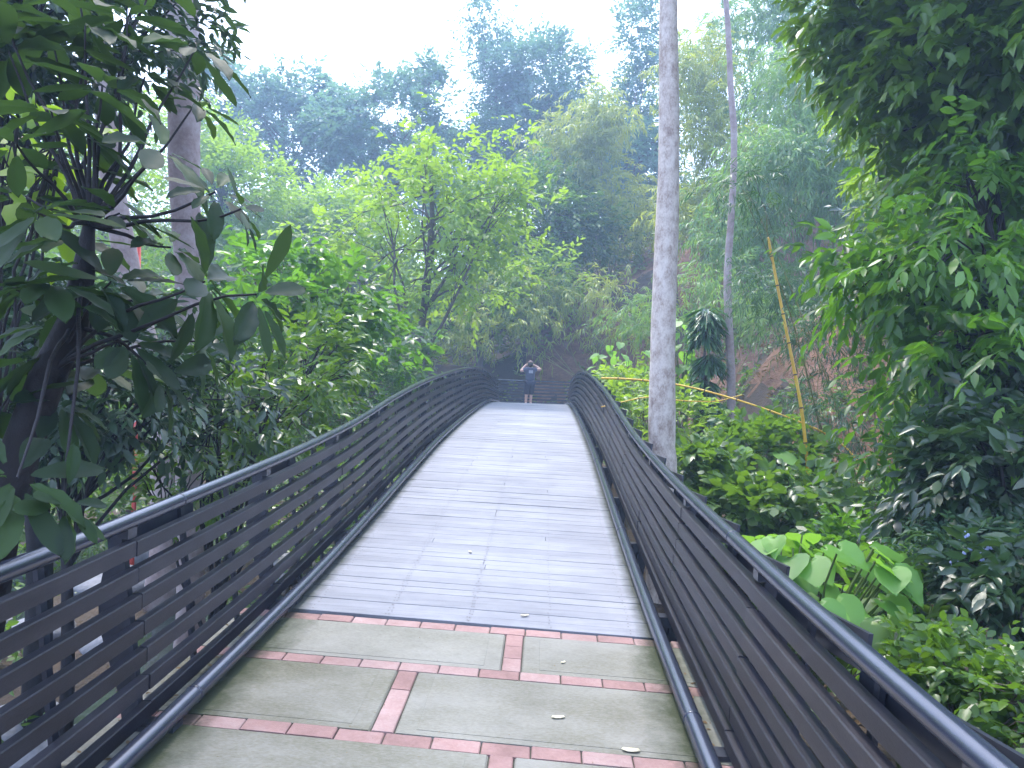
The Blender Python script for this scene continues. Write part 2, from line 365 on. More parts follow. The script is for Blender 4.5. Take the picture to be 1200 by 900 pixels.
# ------------------------------------------------------------------ side railings with kerb pipes
def lean(h): return .115+.125*h/.92
def railing(side, label, yend):
    xp = XL if side < 0 else XR
    root = empty('bridge_railing', (xp+side*.2, 14, zd(14)))
    tag(root, label, 'railing', 'slatted railings along the footbridge')
    yy = np.arange(Y0, yend+.01, .3)
    # handrail
    hb = MB(); hb.tube([(xp+side*lean(railh(q, side)), q, zd(q)+railh(q, side)) for q in yy], .036, 16)
    for q in np.arange(Y0+.3, yend, 5.4):   # pipe couplings
        hb.tube([(xp+side*lean(railh(t, side)), t, zd(t)+railh(t, side)) for t in (q, q+.012)], .0375, 16)
    hb.build('handrail', M['rail'], root, smooth=True)
    kb = MB(); kb.tube([(xp, q, zd(q)+.065) for q in yy], .043, 16)
    for q in np.arange(Y0+1.8, yend, 3.6): kb.tube([(xp, t, zd(t)+.065) for t in (q, q+.014)], .0455, 16)
    kb.build('kerb_pipe', M['rail'], root, smooth=True)
    posts = np.arange(0.0, yend, 1.8)
    for i in range(7):
        sb = MB(); f = i/6.0
        st = [Y0]+[p for p in posts]+[yend]
        for a0, a1 in zip(st[:-1], st[1:]):
            if a1-a0 < .05: continue
            qs = np.linspace(a0+.002, a1-.002, 4); off = random.uniform(-.004, .004); offz = random.uniform(-.004, .004)
            pts = []
            for q in qs:
                top = railh(q, side)-.125; h = .085+(top-.085)*f
                pts.append((xp+side*(lean(h)+off), q, zd(q)+h+offz))
            c_, s_ = math.cos(.04), math.sin(.04)*side; prof = []
            for (u, v) in ((-.022, -.036), (.022, -.036), (.024, .030), (.020, .035), (-.020, .035), (-.024, .030)):
                prof.append((u*c_+v*s_, v*c_-u*s_))
            sb.sweep(pts, prof)
        sb.build('slat', M['slat'], root)
    def zrow(q, h): return zd(q)+h
    for p in posts:
        pb = MB(); t = railh(p, side)
        def X(h): return xp+side*(lean(h)+.048)
        # flat post plate with an outward fin, thicker at the elbow
        V = []
        for (o, h) in ((-.018, -.28), (.055, -.28), (.07, .15), (.13, .45), (.12, .60), (.05, t-.12), (.012, t-.03), (-.018, t-.03), (-.02, .4)):
            V.append((X(h)+side*o, h))
        n = len(V); V3 = [(x, p-.022, zd(p)+h) for x, h in V]+[(x, p+.022, zd(p)+h) for x, h in V]
        pb.add(V3, [tuple(range(n)), tuple(range(2*n-1, n-1, -1))]+[(j, (j+1) % n, n+(j+1) % n, n+j) for j in range(n)])
        # saddle under the handrail
        pb.box((xp+side*(lean(t)+.004), p, zd(p)+t-.05), (.045, .08, .05))
        # outrigger from kerb pipe to post
        xa, xb = xp-side*.02, X(0)+side*.03
        pb.box(((xa+xb)/2, p, zd(p)-.01), (abs(xb-xa), .10, .07))
        pb.box(((xp+side*.03+xb)/2, p+.03, zd(p)-.14), (abs(xb-xp)-.04, .012, .20))
        pb.build('post', M['steel'], root)
    for p in posts:
        for q in (p+.6, p+1.2):
            if q > yend: continue
            t = railh(q, side); g = MB(); a0 = (xp+side*(lean(0)+.035), q, zd(q)-.06); a1 = (xp+side*(lean(t)+.03), q, zd(q)+t-.03)
            V = [(a0[0], q-.02, a0[2]), (a0[0]+side*.02, q-.02, a0[2]), (a0[0]+side*.02, q+.02, a0[2]), (a0[0], q+.02, a0[2]),
                 (a1[0], q-.02, a1[2]), (a1[0]+side*.02, q-.02, a1[2]), (a1[0]+side*.02, q+.02, a1[2]), (a1[0], q+.02, a1[2])]
            g.add(V, [(0, 1, 2, 3), (4, 7, 6, 5), (0, 4, 5, 1), (1, 5, 6, 2), (2, 6, 7, 3), (3, 7, 4, 0)]); g.build('baluster', M['steel'], root)
    # outer wind boards: one per half bay, near end flared away from the railing
    for q in np.arange(.9 if side > 0 else 1.8, yend-1, .9 if side > 0 else 1.8):
        g = MB(); q1 = q+.75; t0, t1 = railh(q, side), railh(q1, side); w = .075 if side > 0 else .05
        V = []
        for (y_, o, tt) in ((q, .045+w, t0-.012), (q1, .045, t1-.06)):
            for (dx_, dz_) in ((0, 0), (.015, 0), (.0, -.13), (-.015, -.13)):
                V.append((xp+side*(lean(tt)+o+dx_), y_, zd(y_)+tt+dz_))
        g.add(V, [(0, 1, 2, 3), (4, 7, 6, 5), (0, 4, 5, 1), (1, 5, 6, 2), (2, 6, 7, 3), (3, 7, 4, 0)]); g.build('outer_board', M['steel'], root)
    return root
random.seed(5)
railing(-1, 'dark slatted railing with handrail, on the stream side beside the brownish leafy trunk', YE-.6)
railing(1, 'dark slatted railing with handrail, on the side of the tall pale palm trunk', YE-.6)

er = empty('end_railing', (-.5, 34, zd(34)))
tag(er, 'low slatted railing across the far end of the bridge behind the person', 'railing')
xa, xb = -9.5, 3.4
eb = MB(); eb.tube([(xa, 34, zd(34)+1.06), (xb, 34, zd(34)+1.06)], .034, 10); eb.build('handrail', M['rail'], er, smooth=True)
for i in range(7):
    g = MB(); g.box(((xa+xb)/2, 33.99, zd(34)+.13+i*.135), (xb-xa, .035, .062)); g.build('slat', M['slat'], er)
for x in np.arange(xa, xb+.1, 2.15):
    g = MB(); g.box((x, 34.05, zd(34)+.42), (.06, .07, 1.2)); g.build('post', M['steel'], er)
g = MB(); g.box(((xa+xb)/2, 33.86, zd(34)+.03), (xb-xa, .09, .09)); g.build('kerb_beam', M['steel'], er)
# fallen petals on the deck
def petal(px, py, s, rot, label):
    # find the deck point under the pixel
    for d in np.arange(2.5, 20, .02):
        p = at(px, py, d)
        if p[2] <= zd(p[1]): break
    g = MB(); n = 10; V = [(0, 0, .010)]
    for t in np.linspace(0, 2*math.pi, n+1)[:-1]:
        V.append((math.cos(t)*s, math.sin(t)*s*.45, .006+.012*abs(math.sin(t))+.006*math.cos(t*2)))
    V = np.array(V); c_, s_ = math.cos(rot), math.sin(rot); V[:, :2] = V[:, :2] @ np.array([[c_, s_], [-s_, c_]])
    V = V+np.array([p[0], p[1], zd(p[1])]); V2 = V.copy(); V2[:, 2] -= .003
    F = [(0, 1+i, 1+(i+1) % n) for i in range(n)]+[(n+1, n+2+(i+1) % n, n+2+i) for i in range(n)]+[(1+i, n+2+i, n+2+(i+1) % n, 1+(i+1) % n) for i in range(n)]
    g.add(np.vstack([V, V2]), F); o = g.build('fallen_petal', M['petal'], smooth=True)
    tag(o, label, 'petal', 'cream petals fallen on the walkway')
petal(615, 723, .030, .3, 'cream petal lying where the deck boards meet the brick row')
petal(551, 648, .030, 1.9, 'small cream petal standing out alone on the grey boards')
petal(654, 844, .034, .2, 'cream petal on the middle concrete slab, farther from the kerb pipe')
petal(739, 884, .042, -.1, 'elongated cream petal on the brick row nearest the right kerb pipe')
petal(660, 779, .018, .8, 'tiny cream petal on the slab just past the short brick column')

# ------------------------------------------------------------------ leaves
def leaf_mesh(name, P, A, Nn, S, W, mat, parent, shape='leaf', rnd=None, rs=None):
    """P positions, A unit axes, Nn normals, S lengths, W width ratio"""
    rs = rs or np.random.RandomState(1)
    if shape == 'leaf':
        T = np.array([[0, 0, 0], [-.42, .30, .07], [-.40, .62, .05], [0, 1, -.10], [.40, .62, .05], [.42, .30, .07], [0, .42, 0.0]])
        F = np.array([[0, 6, 1], [1, 6, 2], [2, 6, 3], [6, 4, 3], [6, 5, 4], [0, 5, 6]])
    elif shape in ('long', 'heart'):
        if shape == 'long': vs = [0, .1, .25, .42, .6, .76, .9, 1.0]; ws = [.05, .2, .34, .45, .5, .44, .26, .0]; low = 0
        else: vs = [-.10, 0, .12, .27, .42, .58, .72, .86, 1.0]; ws = [.24, .44, .53, .54, .50, .40, .27, .12, .0]; low = -.10
        T = []
        for i, (v_, w_) in enumerate(zip(vs, ws)):
            z = -.16*v_*v_; rip = .018*(1 if i % 2 else -1)
            T += [[-w_, v_, z+w_*.16+rip], [-w_*.5, v_+.015, z+w_*.10], [0, v_ if v_ >= 0 else .02, z], [w_*.5, v_+.015, z+w_*.10], [w_, v_, z+w_*.16-rip]]
        F = []
        for i in range(len(vs)-1):
            for j in range(4): a_ = i*5+j; F += [[a_, a_+1, a_+6], [a_, a_+6, a_+5]]
        T = np.array(T); F = np.array(F)
    elif shape == 'strip':
        T = np.array([[-.2, 0, 0], [.2, 0, 0], [-.5, .45, .03], [.5, .45, .03], [0, 1, -.28]])
        F = np.array([[0, 1, 3], [0, 3, 2], [2, 3, 4]])
    else:
        T = np.array([[0, 0, 0], [-.5, .45, .09], [0, 1, 0], [.5, .45, .09]]); F = np.array([[0, 2, 1], [0, 3, 2]])
    k_ = ~((P[:, 0] > -2.0) & (P[:, 0] < 1.15) & (P[:, 1] < 34.2) & (P[:, 2] < 4))
    if shape != 'long': P = P[k_]; A = A[k_]; Nn = Nn[k_]; S = np.broadcast_to(S, (len(k_),))[k_]; rnd = None if rnd is None else rnd[k_]
    n = len(P)
    A = A/(np.linalg.norm(A, axis=1)[:, None]+1e-9)
    Sd = np.cross(A, Nn); Sd /= np.linalg.norm(Sd, axis=1)[:, None]+1e-9
    N2 = np.cross(Sd, A)
    S = np.broadcast_to(S, (n,)); W = np.broadcast_to(W, (n,))
    bend = rs.uniform(-.2, 2.2, n) if shape not in ('heart', 'long') else rs.uniform(.1, 1.3, n)
    V = (P[:, None, :]+S[:, None, None]*(T[None, :, 0:1]*W[:, None, None]*Sd[:, None, :]+T[None, :, 1:2]*A[:, None, :]
         + (T[None, :, 2:3]*bend[:, None, None])*N2[:, None, :])).reshape(-1, 3)
    k = len(T); FF = (F[None]+(np.arange(n)*k)[:, None, None]).reshape(-1, 3)
    if parent is not None: V = V-np.array(world_loc(parent))
    me = bpy.data.meshes.new(name); nv, nf = len(V), len(FF)
    me.vertices.add(nv); me.vertices.foreach_set('co', V.astype(np.float32).ravel())
    me.loops.add(nf*3); me.loops.foreach_set('vertex_index', FF.astype(np.int32).ravel())
    me.polygons.add(nf); me.polygons.foreach_set('loop_start', np.arange(0, nf*3, 3, dtype=np.int32)); me.polygons.foreach_set('loop_total', np.full(nf, 3, np.int32))
    me.update(calc_edges=True)
    if rnd is None: rnd = rs.rand(n)
    a = me.attributes.new('rnd', 'FLOAT', 'POINT'); a.data.foreach_set('value', np.repeat(rnd, k).astype(np.float32))
    me.polygons.foreach_set('use_smooth', np.ones(nf, dtype=bool))
    me.materials.append(mat); o = bpy.data.objects.new(name, me); C.objects.link(o)
    if parent is not None: o.parent = parent
    return o
def nrm(v): return v/(np.linalg.norm(v, axis=-1, keepdims=True)+1e-9)
def sprays(rs, O, D, Ls, npr, ll, wratio, spread=.9, droop=.3, lj=.3, up=None):
    """leaves in two ranks along each twig -> P, A, N, S, rnd"""
    m = len(O); D = nrm(D)
    side = np.cross(D, np.array([0, 0, 1.0])); side = nrm(side+rs.normal(0, .12, (m, 3)))
    nn = np.cross(side, D)
    t = (np.arange(npr)+.5)/npr
    sg = np.where(np.arange(npr) % 2 == 0, 1.0, -1.0)
    curve = np.array([0, 0, -1.0])
    P = O[:, None]+D[:, None]*(Ls[:, None]*t)[..., None]+curve*(Ls[:, None]*(t**2)*droop*.6)[..., None]
    ang = spread*(1-.45*t)
    A = D[:, None]*np.cos(ang)[None, :, None]+side[:, None]*(np.sin(ang)*sg)[None, :, None]
    A = A+np.array([0, 0, -1.0])*droop*(.5+t)[None, :, None]+rs.normal(0, .18, A.shape)
    Nn = np.broadcast_to(nn[:, None], A.shape)+rs.normal(0, .28, A.shape)
    S = ll*(1+rs.uniform(-lj, lj, (m, npr)))*(.75+.5*np.sin(math.pi*np.clip(t, 0, 1)))[None]
    r = np.clip(rs.rand(m)[:, None]*.6+rs.rand(m, npr)*.4, 0, 1)
    return P.reshape(-1, 3), nrm(A.reshape(-1, 3)), nrm(Nn.reshape(-1, 3)), S.ravel(), r.ravel()
def blob_clusters(rs, blobs, K, shell=.55):
    """cluster centres spread through the blobs (weighted by size)"""
    w = np.array([b[3]*b[4]*b[5] for b in blobs])**(2/3); w /= w.sum(); idx = rs.choice(len(blobs), K, p=w)
    u = nrm(rs.normal(0, 1, (K, 3))); r = shell+(1-shell)*rs.rand(K)**.6; r = r*(1-.25*rs.rand(K))
    B = np.array(blobs)[idx]; return B[:, :3]+u*r[:, None]*B[:, 3:6], u, idx
def curve_pts(a, b, n, sag, rs, wob=.05):
    a = np.array(a, float); b = np.array(b, float); L_ = np.linalg.norm(b-a); t = np.linspace(0, 1, n)[:, None]
    p = a+(b-a)*t; p[:, 2] += (np.sin(t[:, 0]*math.pi)*sag*L_)
    if wob:
        ph = rs.uniform(0, 6, 3); 
        for k in range(3): p[:, k] += np.sin(t[:, 0]*7+ph[k])*wob*L_*.35*np.sin(t[:, 0]*math.pi)
    return p
def tree(name, label, group, base, blobs, trunk_r, mat, bark, seed, K=60, tw=10, npr=7, ll=.12, wr=.45, twl=.6, csp=.45,
         shape='leaf', droop=.3, upb=.2, trunk_to=None, fork=.55, limbs=None, cat='tree', cl_rad=None, extra_trunk=None, tw_r=.012, leafname='crown', spread=.9, nl=26):
    """blobs: (cx,cy,cz,rx,ry,rz) world; tapered trunk, limbs to leaf clusters, sprays of leaves round every cluster"""
    rs = np.random.RandomState(seed); base = np.array(base, float)
    root = empty(name, base); tag(root, label, cat, group)
    cen, u, idx = blob_clusters(rs, blobs, K)
    B = np.array(blobs); cc = np.average(B[:, :3], axis=0, weights=B[:, 3]*B[:, 5])
    top = np.array(trunk_to if trunk_to is not None else (cc[0], cc[1], cc[2]+B[:, 5].max()*.3), float)
    tb = MB(); tp = curve_pts(base-np.array([0, 0, .3]), top, 12, 0, rs, .05); tb.tube(tp, np.linspace(trunk_r*1.15, trunk_r*.35, 12), 10, wob=.05)
    tips = []
    limb_ids = rs.choice(K, min(K, nl), replace=False)
    for i in limb_ids:
        t0 = rs.uniform(fork, .98); s0 = tp[int(t0*11)]; r0 = trunk_r*(1.15-.8*t0)*.45
        lp = curve_pts(s0, cen[i], 7, rs.uniform(.02, .14), rs, .10); tb.tube(lp, np.linspace(r0, max(tw_r*.6, r0*.2), 7), 6, caps=False)
        near = np.argsort(((cen-cen[i])**2).sum(1))[1:4]
        for j in near:
            lq = curve_pts(lp[4], cen[j], 5, .05, rs, .1); tb.tube(lq, np.linspace(r0*.4, tw_r*.5, 5), 4, caps=False)
    tb.build('trunk', bark, root, smooth=True)
    cr = cl_rad if cl_rad else csp
    O = np.repeat(cen, tw, 0)+rs.normal(0, 1, (K*tw, 3))*np.array([cr, cr, cr*.6])*.55
    D = nrm(np.repeat(u, tw, 0)*.8+rs.normal(0, .7, (K*tw, 3))+np.array([0, 0, upb]))
    Ls = twl*rs.uniform(.6, 1.3, K*tw)
    P, A, Nn, S, r = sprays(rs, O, D, Ls, npr, ll, wr, droop=droop, spread=spread)
    cl = np.repeat(rs.rand(K), tw*npr); r = np.clip(.55*r+.45*cl, 0, 1)
    leaf_mesh(leafname, P, A, Nn, S, wr, mat, root, shape, r, rs)
    return root
def blob(px, py, d, rx, ry, rd=None):
    p = at(px, py, d); a = px2m(rx, d); b = px2m(ry, d); return (p[0], p[1], p[2], a, rd if rd else min(a, 3.2 if d < 30 else 4.5)*1.0, b)
def gbase(px, d, dz=0):
    p = at(px, 450, d); return (p[0], p[1], H(p[0], p[1])+dz)

# ---------- individual palm / straight trunks
def straight_tree(name, label, pts, radii, mat, seed, crown=None, cat='tree', **kw):
    rs = np.random.RandomState(seed)
    pts = [np.array(p, float) for p in pts]; base = pts[0]
    root = empty(name, base); tag(root, label, cat)
    t = np.linspace(0, 1, len(pts)); tt = np.linspace(0, 1, 44)
    PP = np.array([[np.interp(q, t, [p[k] for p in pts]) for k in range(3)] for q in tt])
    ker = np.array([1, 2, 3, 2, 1])/9; Q = np.vstack([PP[:1]]*2+[PP]+[PP[-1:]]*2)
    PP[:, 0] = np.convolve(Q[:, 0], ker, 'valid'); PP[:, 1] = np.convolve(Q[:, 1], ker, 'valid')
    rr = np.interp(tt, t, radii)*(1+.02*np.sin(tt*90)+rs.uniform(-.03, .03, 44)); rr[:3] *= [1.5, 1.25, 1.1]; PP[:, 0] += np.sin(tt*17+seed)*.02
    tb = MB(); tb.tube(PP, rr, 20, wob=.03); tb.build('trunk', mat, root, smooth=True)
    if crown:
        K = kw.get('K', 40); cen, u, idx = blob_clusters(rs, crown, K)
        lb = MB()
        for i in range(min(K, 14)):
            lb.tube(curve_pts(PP[-1-rs.randint(0, 8)], cen[i], 6, .08, rs, .1), np.linspace(radii[-1]*.5, .02, 6), 6, caps=False)
        lb.build('limbs', mat, root, smooth=True)
        tw, npr = 10, 8
        O = np.repeat(cen, tw, 0)+rs.normal(0, .5, (K*tw, 3)); D = nrm(rs.normal(0, 1, (K*tw, 3))+np.array([0, 0, .2]))
        P, A, Nn, S, r = sprays(rs, O, D, rs.uniform(.5, .9, K*tw), npr, .16, .45)
        leaf_mesh('crown', P, A, Nn, S, .45, kw.get('leaf', M['lf_gloss']), root, 'leaf', r, rs)
    return root
def up_to(px0, py0, px1, py1, d, r0, r1, ztop=None):
    """trunk through two photo points at one distance, continued down to the ground and on up"""
    a = at(px0, py0, d); b = at(px1, py1, d); v = (a-b)/(a[2]-b[2]); g = H(b[0], b[1])-.3
    bot = b+v*(g-b[2]); top = b+v*(ztop-b[2]); return [bot, b, a, top]
p = up_to(784, 0, 777, 520, 9.6, 0, 0, 15)
straight_tree('pale_trunk_tree', 'tall straight palm-like tree with pale smooth trunk close outside the bridge', p, [.185, .165, .108, .09], M['palebark'], 11,
              crown=[(p[3][0], p[3][1], 16, 2.6, 2.6, 1.8)])
p = up_to(851, 0, 856, 400, 17, 0, 0, 20)
pts = [p[0], at(855, 430, 17), at(853, 330, 17), at(857, 250, 17), at(860, 150, 17), at(857, 90, 17), at(850, 0, 17), p[3]]
straight_tree('slender_trunk_tree', 'thin crooked grey trunk rising from the earth bank behind the pale trunk', pts, [.10, .09, .08, .07, .07, .062, .055, .045], M['hazybark'], 12,
              crown=[(p[3][0], p[3][1], 20, 2.4, 2.4, 1.6)])
p = up_to(213, 0, 218, 560, 9.5, 0, 0, 15)
pts = [p[0], at(222, 560, 9.5), at(219, 470, 9.5), at(220, 300, 9.5), at(217, 150, 9.5), at(212, 0, 9.5), p[3]]
straight_tree('thick_trunk_tree', 'thick hazy grey trunk behind the drooping big-leaved branches', pts, [.16, .145, .15, .165, .185, .185, .15], M['hazybark'], 13,
              crown=[(p[3][0], p[3][1], 17.5, 3.0, 3.0, 1.6)])
pts = [np.array(gbase(196, 11.5)), at(196, 500, 11.5), at(150, 330, 11.5), at(130, 190, 11.5), at(118, 90, 11.5), at(105, -60, 11.5)]
straight_tree('leaning_trunk_tree', 'leaning pale mottled trunk seen between big dark leaves', pts, [.18, .18, .17, .16, .14, .11], M['hazybark'], 14,
              crown=[tuple(at(110, -160, 11.5))+(2.2, 2.2, 1.2)])

# ---------- dark big-leaved foreground tree (whorls of long drooping blades)
def whorl(rs, c, ax, n, ll, Ps, As, Ns, Ss, droop=.5):
    ax = ax/np.linalg.norm(ax); u = np.cross(ax, [0.3, .2, 1]); u /= np.linalg.norm(u); w = np.cross(ax, u); ph = rs.uniform(0, 6)
    for k in range(n):
        t = ph+2*math.pi*k/n+rs.uniform(-.25, .25); d = (math.cos(t)*u+math.sin(t)*w)*1.0+ax*rs.uniform(.05, .5)+np.array([0, 0, -droop*rs.uniform(.5, 1.3)])
        d /= np.linalg.norm(d); st = rs.uniform(.03, .07)
        Ps.append(c+d*st); As.append(d); nn = ax+np.array([0, 0, .7])+rs.normal(0, .2, 3); Ns.append(nn/np.linalg.norm(nn)); Ss.append(ll*rs.uniform(.75, 1.15))
rs = np.random.RandomState(21)
D0 = 3.3
base = np.array([at(0, 600, D0)[0]-.35, at(0, 600, D0)[1], -1.5]); fork = at(105, 262, D0)
root = empty('big_leaf_tree', base); tag(root, 'dark umbrella tree with whorls of long glossy drooping leaves leaning in over the railing', 'tree')
tb = MB()
tp = np.array([base, at(-5, 620, D0), at(25, 520, D0), at(55, 440, D0), at(85, 380, D0), at(98, 320, D0), fork]); tb.tube(tp, [.095, .085, .075, .07, .062, .045, .022], 12, wob=.08)
Ps, As, Ns, Ss = [], [], [], []
whorls = [(30, 230, 3.4, .26, 8, (0, 0, .6)), (90, 280, 3.6, .26, 8, (0, -.1, .5)), (170, 90, 3.6, .26, 8, (.2, 0, .7)), (100, 160, 3.4, .26, 8, (.2, 0, .7)), (170, 350, 3.4, .26, 8, (.2, 0, .3)), (60, 380, 3.6, .28, 8, (0, -.2, .3)), (140, 250, 3.2, .24, 8, (.2, 0, .5)), (60, 330, 3.0, .26, 8, (0, 0, .4)), (200, 290, 3.3, .24, 8, (.3, 0, .3)), (100, 30, 3.4, .28, 8, (0, 0, .8)), (230, 120, 3.9, .22, 7, (.3, 0, .6)), (230, 55, 3.6, .27, 7, (.3, 0, .7)), (190, 175, 3.1, .26, 7, (.5, -.1, .5)), (252, 225, 3.0, .17, 9, (.4, -.3, .4)), (282, 245, 2.9, .13, 6, (.6, 0, .2)),
          (300, 345, 2.9, .27, 7, (.7, -.1, .0)), (240, 330, 3.0, .30, 7, (.5, 0, .2)), (130, 330, 3.2, .30, 8, (.2, -.2, .3)), (45, 250, 2.8, .27, 8, (-.2, -.3, .5)),
          (20, 170, 2.8, .22, 8, (-.4, 0, .6)), (60, 130, 3.0, .24, 8, (0, 0, .8)), (120, 100, 3.2, .26, 8, (.1, 0, .8)), (150, 20, 3.6, .28, 8, (.1, 0, .8)),
          (60, 40, 3.6, .3, 9, (0, 0, .8)), (10, 60, 3.3, .3, 8, (-.2, 0, .7)), (20, 340, 3.0, .28, 8, (-.2, -.1, .3)), (150, 400, 3.1, .27, 8, (.3, -.1, .1)),
          (190, 440, 3.2, .26, 7, (.5, 0, -.1)), (70, 470, 3.4, .28, 8, (.2, 0, .1)), (20, 560, 2.6, .27, 8, (.2, -.1, .2)), (75, 590, 2.7, .2, 7, (.4, 0, .1)), (110, 200, 3.5, .24, 7, (.2, 0, .7)),
          (110, 430, 3.6, .28, 8, (0, 0, .3)), (40, 420, 3.3, .3, 8, (-.2, 0, .2)), (235, 400, 3.6, .24, 7, (.4, 0, 0)), (0, 480, 3.2, .3, 8, (-.2, 0, .2)), (90, -20, 3.7, .3, 9, (0, 0, 1)), (180, -30, 3.9, .3, 8, (0, 0, 1)),
          (5, 10, 3.4, .3, 8, (0, 0, 1))]
for (px, py, d, ll, n, ax) in whorls:
    c = at(px, py, d); s0 = fork if py < 300 else tp[rs.randint(3, 6)]
    lp = curve_pts(s0, c, 8, .06 if py > 300 else -.04, rs, .08); tb.tube(lp, np.linspace(.011, .004, 8), 7, caps=False)
    whorl(rs, c, np.array(ax, float), n+1, ll*.88, Ps, As, Ns, Ss)
tb.build('trunk', M['darkbark'], root, smooth=True)
leaf_mesh('crown', np.array(Ps), np.array(As), np.array(Ns), np.array(Ss), .38, M['lf_big'], root, 'long', rs=rs)

# red-tinted young leaves are part of the look of the same tree's neighbours: small tree with round leaves at the frame edge
tree('round_leaf_tree', 'young tree with rounded yellow-green and rusty leaves hanging over the far lawn', None, gbase(20, 4.2), [blob(20, 190, 4.0, 60, 60), blob(-30, 120, 4.2, 60, 60)],
     .03, M['lf_mid'], M['darkbark'], 23, K=14, tw=3, npr=4, ll=.13, wr=.62, twl=.28, csp=.16, droop=.6)

G1 = 'leafy trees on the stream side of the bridge'
tree('broadleaf_tree', 'dense dark glossy tree overhanging the upper corner beside the thick hazy trunk', G1, gbase(60, 7.5), [blob(80, 20, 7.5, 150, 90), blob(-40, 100, 7.5, 100, 120), blob(0, -160, 7, 180, 90), blob(-150, -50, 6, 120, 120)],  # crown parts above the frame are unseen, added to shade this side
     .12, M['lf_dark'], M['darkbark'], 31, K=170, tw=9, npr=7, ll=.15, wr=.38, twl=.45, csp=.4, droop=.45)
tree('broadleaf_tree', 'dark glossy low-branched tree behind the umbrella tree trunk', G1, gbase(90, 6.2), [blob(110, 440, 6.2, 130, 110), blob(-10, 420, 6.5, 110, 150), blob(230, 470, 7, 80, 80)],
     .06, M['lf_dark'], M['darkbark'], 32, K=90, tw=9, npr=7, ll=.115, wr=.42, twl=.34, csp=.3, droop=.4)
tree('broadleaf_tree', 'small tree with thin forked dark stems just outside the stream side railing', G1, gbase(240, 8), [blob(300, 470, 8, 90, 70), blob(370, 420, 9, 70, 60), blob(200, 560, 8, 90, 50)],
     .05, M['lf_gloss'], M['darkbark'], 33, K=60, tw=8, npr=7, ll=.11, wr=.45, twl=.36, csp=.3, droop=.3, fork=.3)
tree('broadleaf_tree', 'bright yellow-green leafy tree between the thick hazy trunk and the slim middle tree', G1, gbase(370, 13), [blob(370, 350, 13, 70, 60), blob(330, 400, 12, 60, 60), blob(430, 410, 14, 60, 50), blob(290, 330, 14, 50, 40)],
     .07, M['lf_bright'], M['midbark'], 34, K=70, tw=9, npr=7, ll=.17, wr=.55, twl=.5, csp=.45, droop=.3)
tree('broadleaf_tree', 'mid green tree with small leaves filling the gap below the grey trunk', G1, gbase(160, 15), [blob(150, 480, 15, 120, 90), blob(60, 560, 14, 110, 80), blob(260, 540, 15, 90, 60)],
     .09, M['lf_gloss'], M['midbark'], 35, K=90, tw=9, npr=7, ll=.16, wr=.5, twl=.5, csp=.5, droop=.3)
tree('slim_tree', 'slim open tree with thin grey trunk and ascending branches beside the bridge crest', None, gbase(496, 25),
     [blob(500, 250, 25, 110, 70), blob(440, 330, 25, 80, 50), blob(560, 320, 25, 80, 50), blob(590, 250, 25, 70, 50), blob(400, 270, 25, 70, 50), blob(540, 190, 25, 80, 40)],
     .16, M['lf_mid'], M['midbark'], 36, K=120, tw=8, npr=7, ll=.22, wr=.5, twl=.8, csp=.8, droop=.25, trunk_to=at(505, 190, 25), fork=.35, nl=34)
tree('broadleaf_tree', 'shaded bushy tree with dark leaves pressed against the railing near the crest', G1, gbase(440, 20), [blob(430, 400, 20, 60, 50), blob(380, 460, 18, 70, 60), blob(470, 430, 23, 50, 40)],
     .08, M['lf_gloss'], M['midbark'], 37, K=70, tw=8, npr=7, ll=.19, wr=.48, twl=.5, csp=.5, droop=.3)
tree('broadleaf_tree', 'feathery leaved tree hanging along the outside of the stream side railing', G1, gbase(330, 11), [blob(390, 500, 11, 70, 40), blob(300, 530, 10, 70, 40), blob(440, 470, 14, 50, 40)],
     .05, M['lf_fern'], M['midbark'], 38, K=60, tw=8, npr=16, ll=.07, wr=.3, twl=.4, csp=.3, droop=.3, spread=1.2)

# ---------- far hazy trees
G2 = 'hazy trees on the far hillside'
def far_tree(label, px, d, blobs, mat, seed, K=90, ll=.30, **kw):
    kw.setdefault('shape', 'quad'); kw.setdefault('wr', .5)
    tree(kw.pop('name', 'hillside_tree'), label, G2, gbase(px, d), [blob(*b) for b in blobs], kw.pop('tr', .22), mat, M['midbark'], seed, K=K, tw=kw.pop('tw', 17), npr=7, ll=ll, twl=1.2, csp=kw.pop('csp', 1.1), droop=.25, **kw)
far_tree('broad hazy blue-green tree under the white sky, widest of the far crowns', 330, 62, [(330, 150, 62, 90, 60), (270, 130, 62, 70, 60), (390, 200, 60, 60, 60), (360, 110, 62, 50, 30)], M['lf_haze'], 41, K=130, ll=.42)
far_tree('hazy rounded tree right of the widest far crown, with sky gaps in its top', 455, 56, [(450, 150, 56, 75, 55), (500, 115, 56, 40, 40), (420, 130, 57, 35, 35), (470, 230, 55, 80, 50)], M['lf_haze'], 42, K=130, ll=.38)
far_tree('tall narrow feathery blue tree standing highest in the gap of sky', 578, 60, [(573, 20, 60, 16, 40), (583, 95, 60, 34, 50), (580, 180, 60, 50, 50)], M['lf_haze'], 43, K=90, ll=.34)
far_tree('dense dark blue tree with visible trunk between the narrow one and the bamboo', 650, 58, [(640, 95, 58, 60, 48), (660, 160, 58, 50, 45), (610, 170, 58, 50, 40)], M['lf_haze'], 44, K=130, ll=.34)
far_tree('pale tall spire-shaped tree just left of the pale smooth trunk', 748, 56, [(748, 40, 56, 20, 60), (750, 130, 56, 34, 60), (745, 200, 55, 45, 60)], M['lf_haze'], 45, K=100, ll=.34)
far_tree('rounded mid green tree low in the middle of the far bank', 620, 42, [(620, 250, 42, 80, 50), (570, 290, 41, 70, 40), (670, 280, 42, 50, 40)], M['lf_gloss'], 46, K=110, ll=.28, shape='leaf')
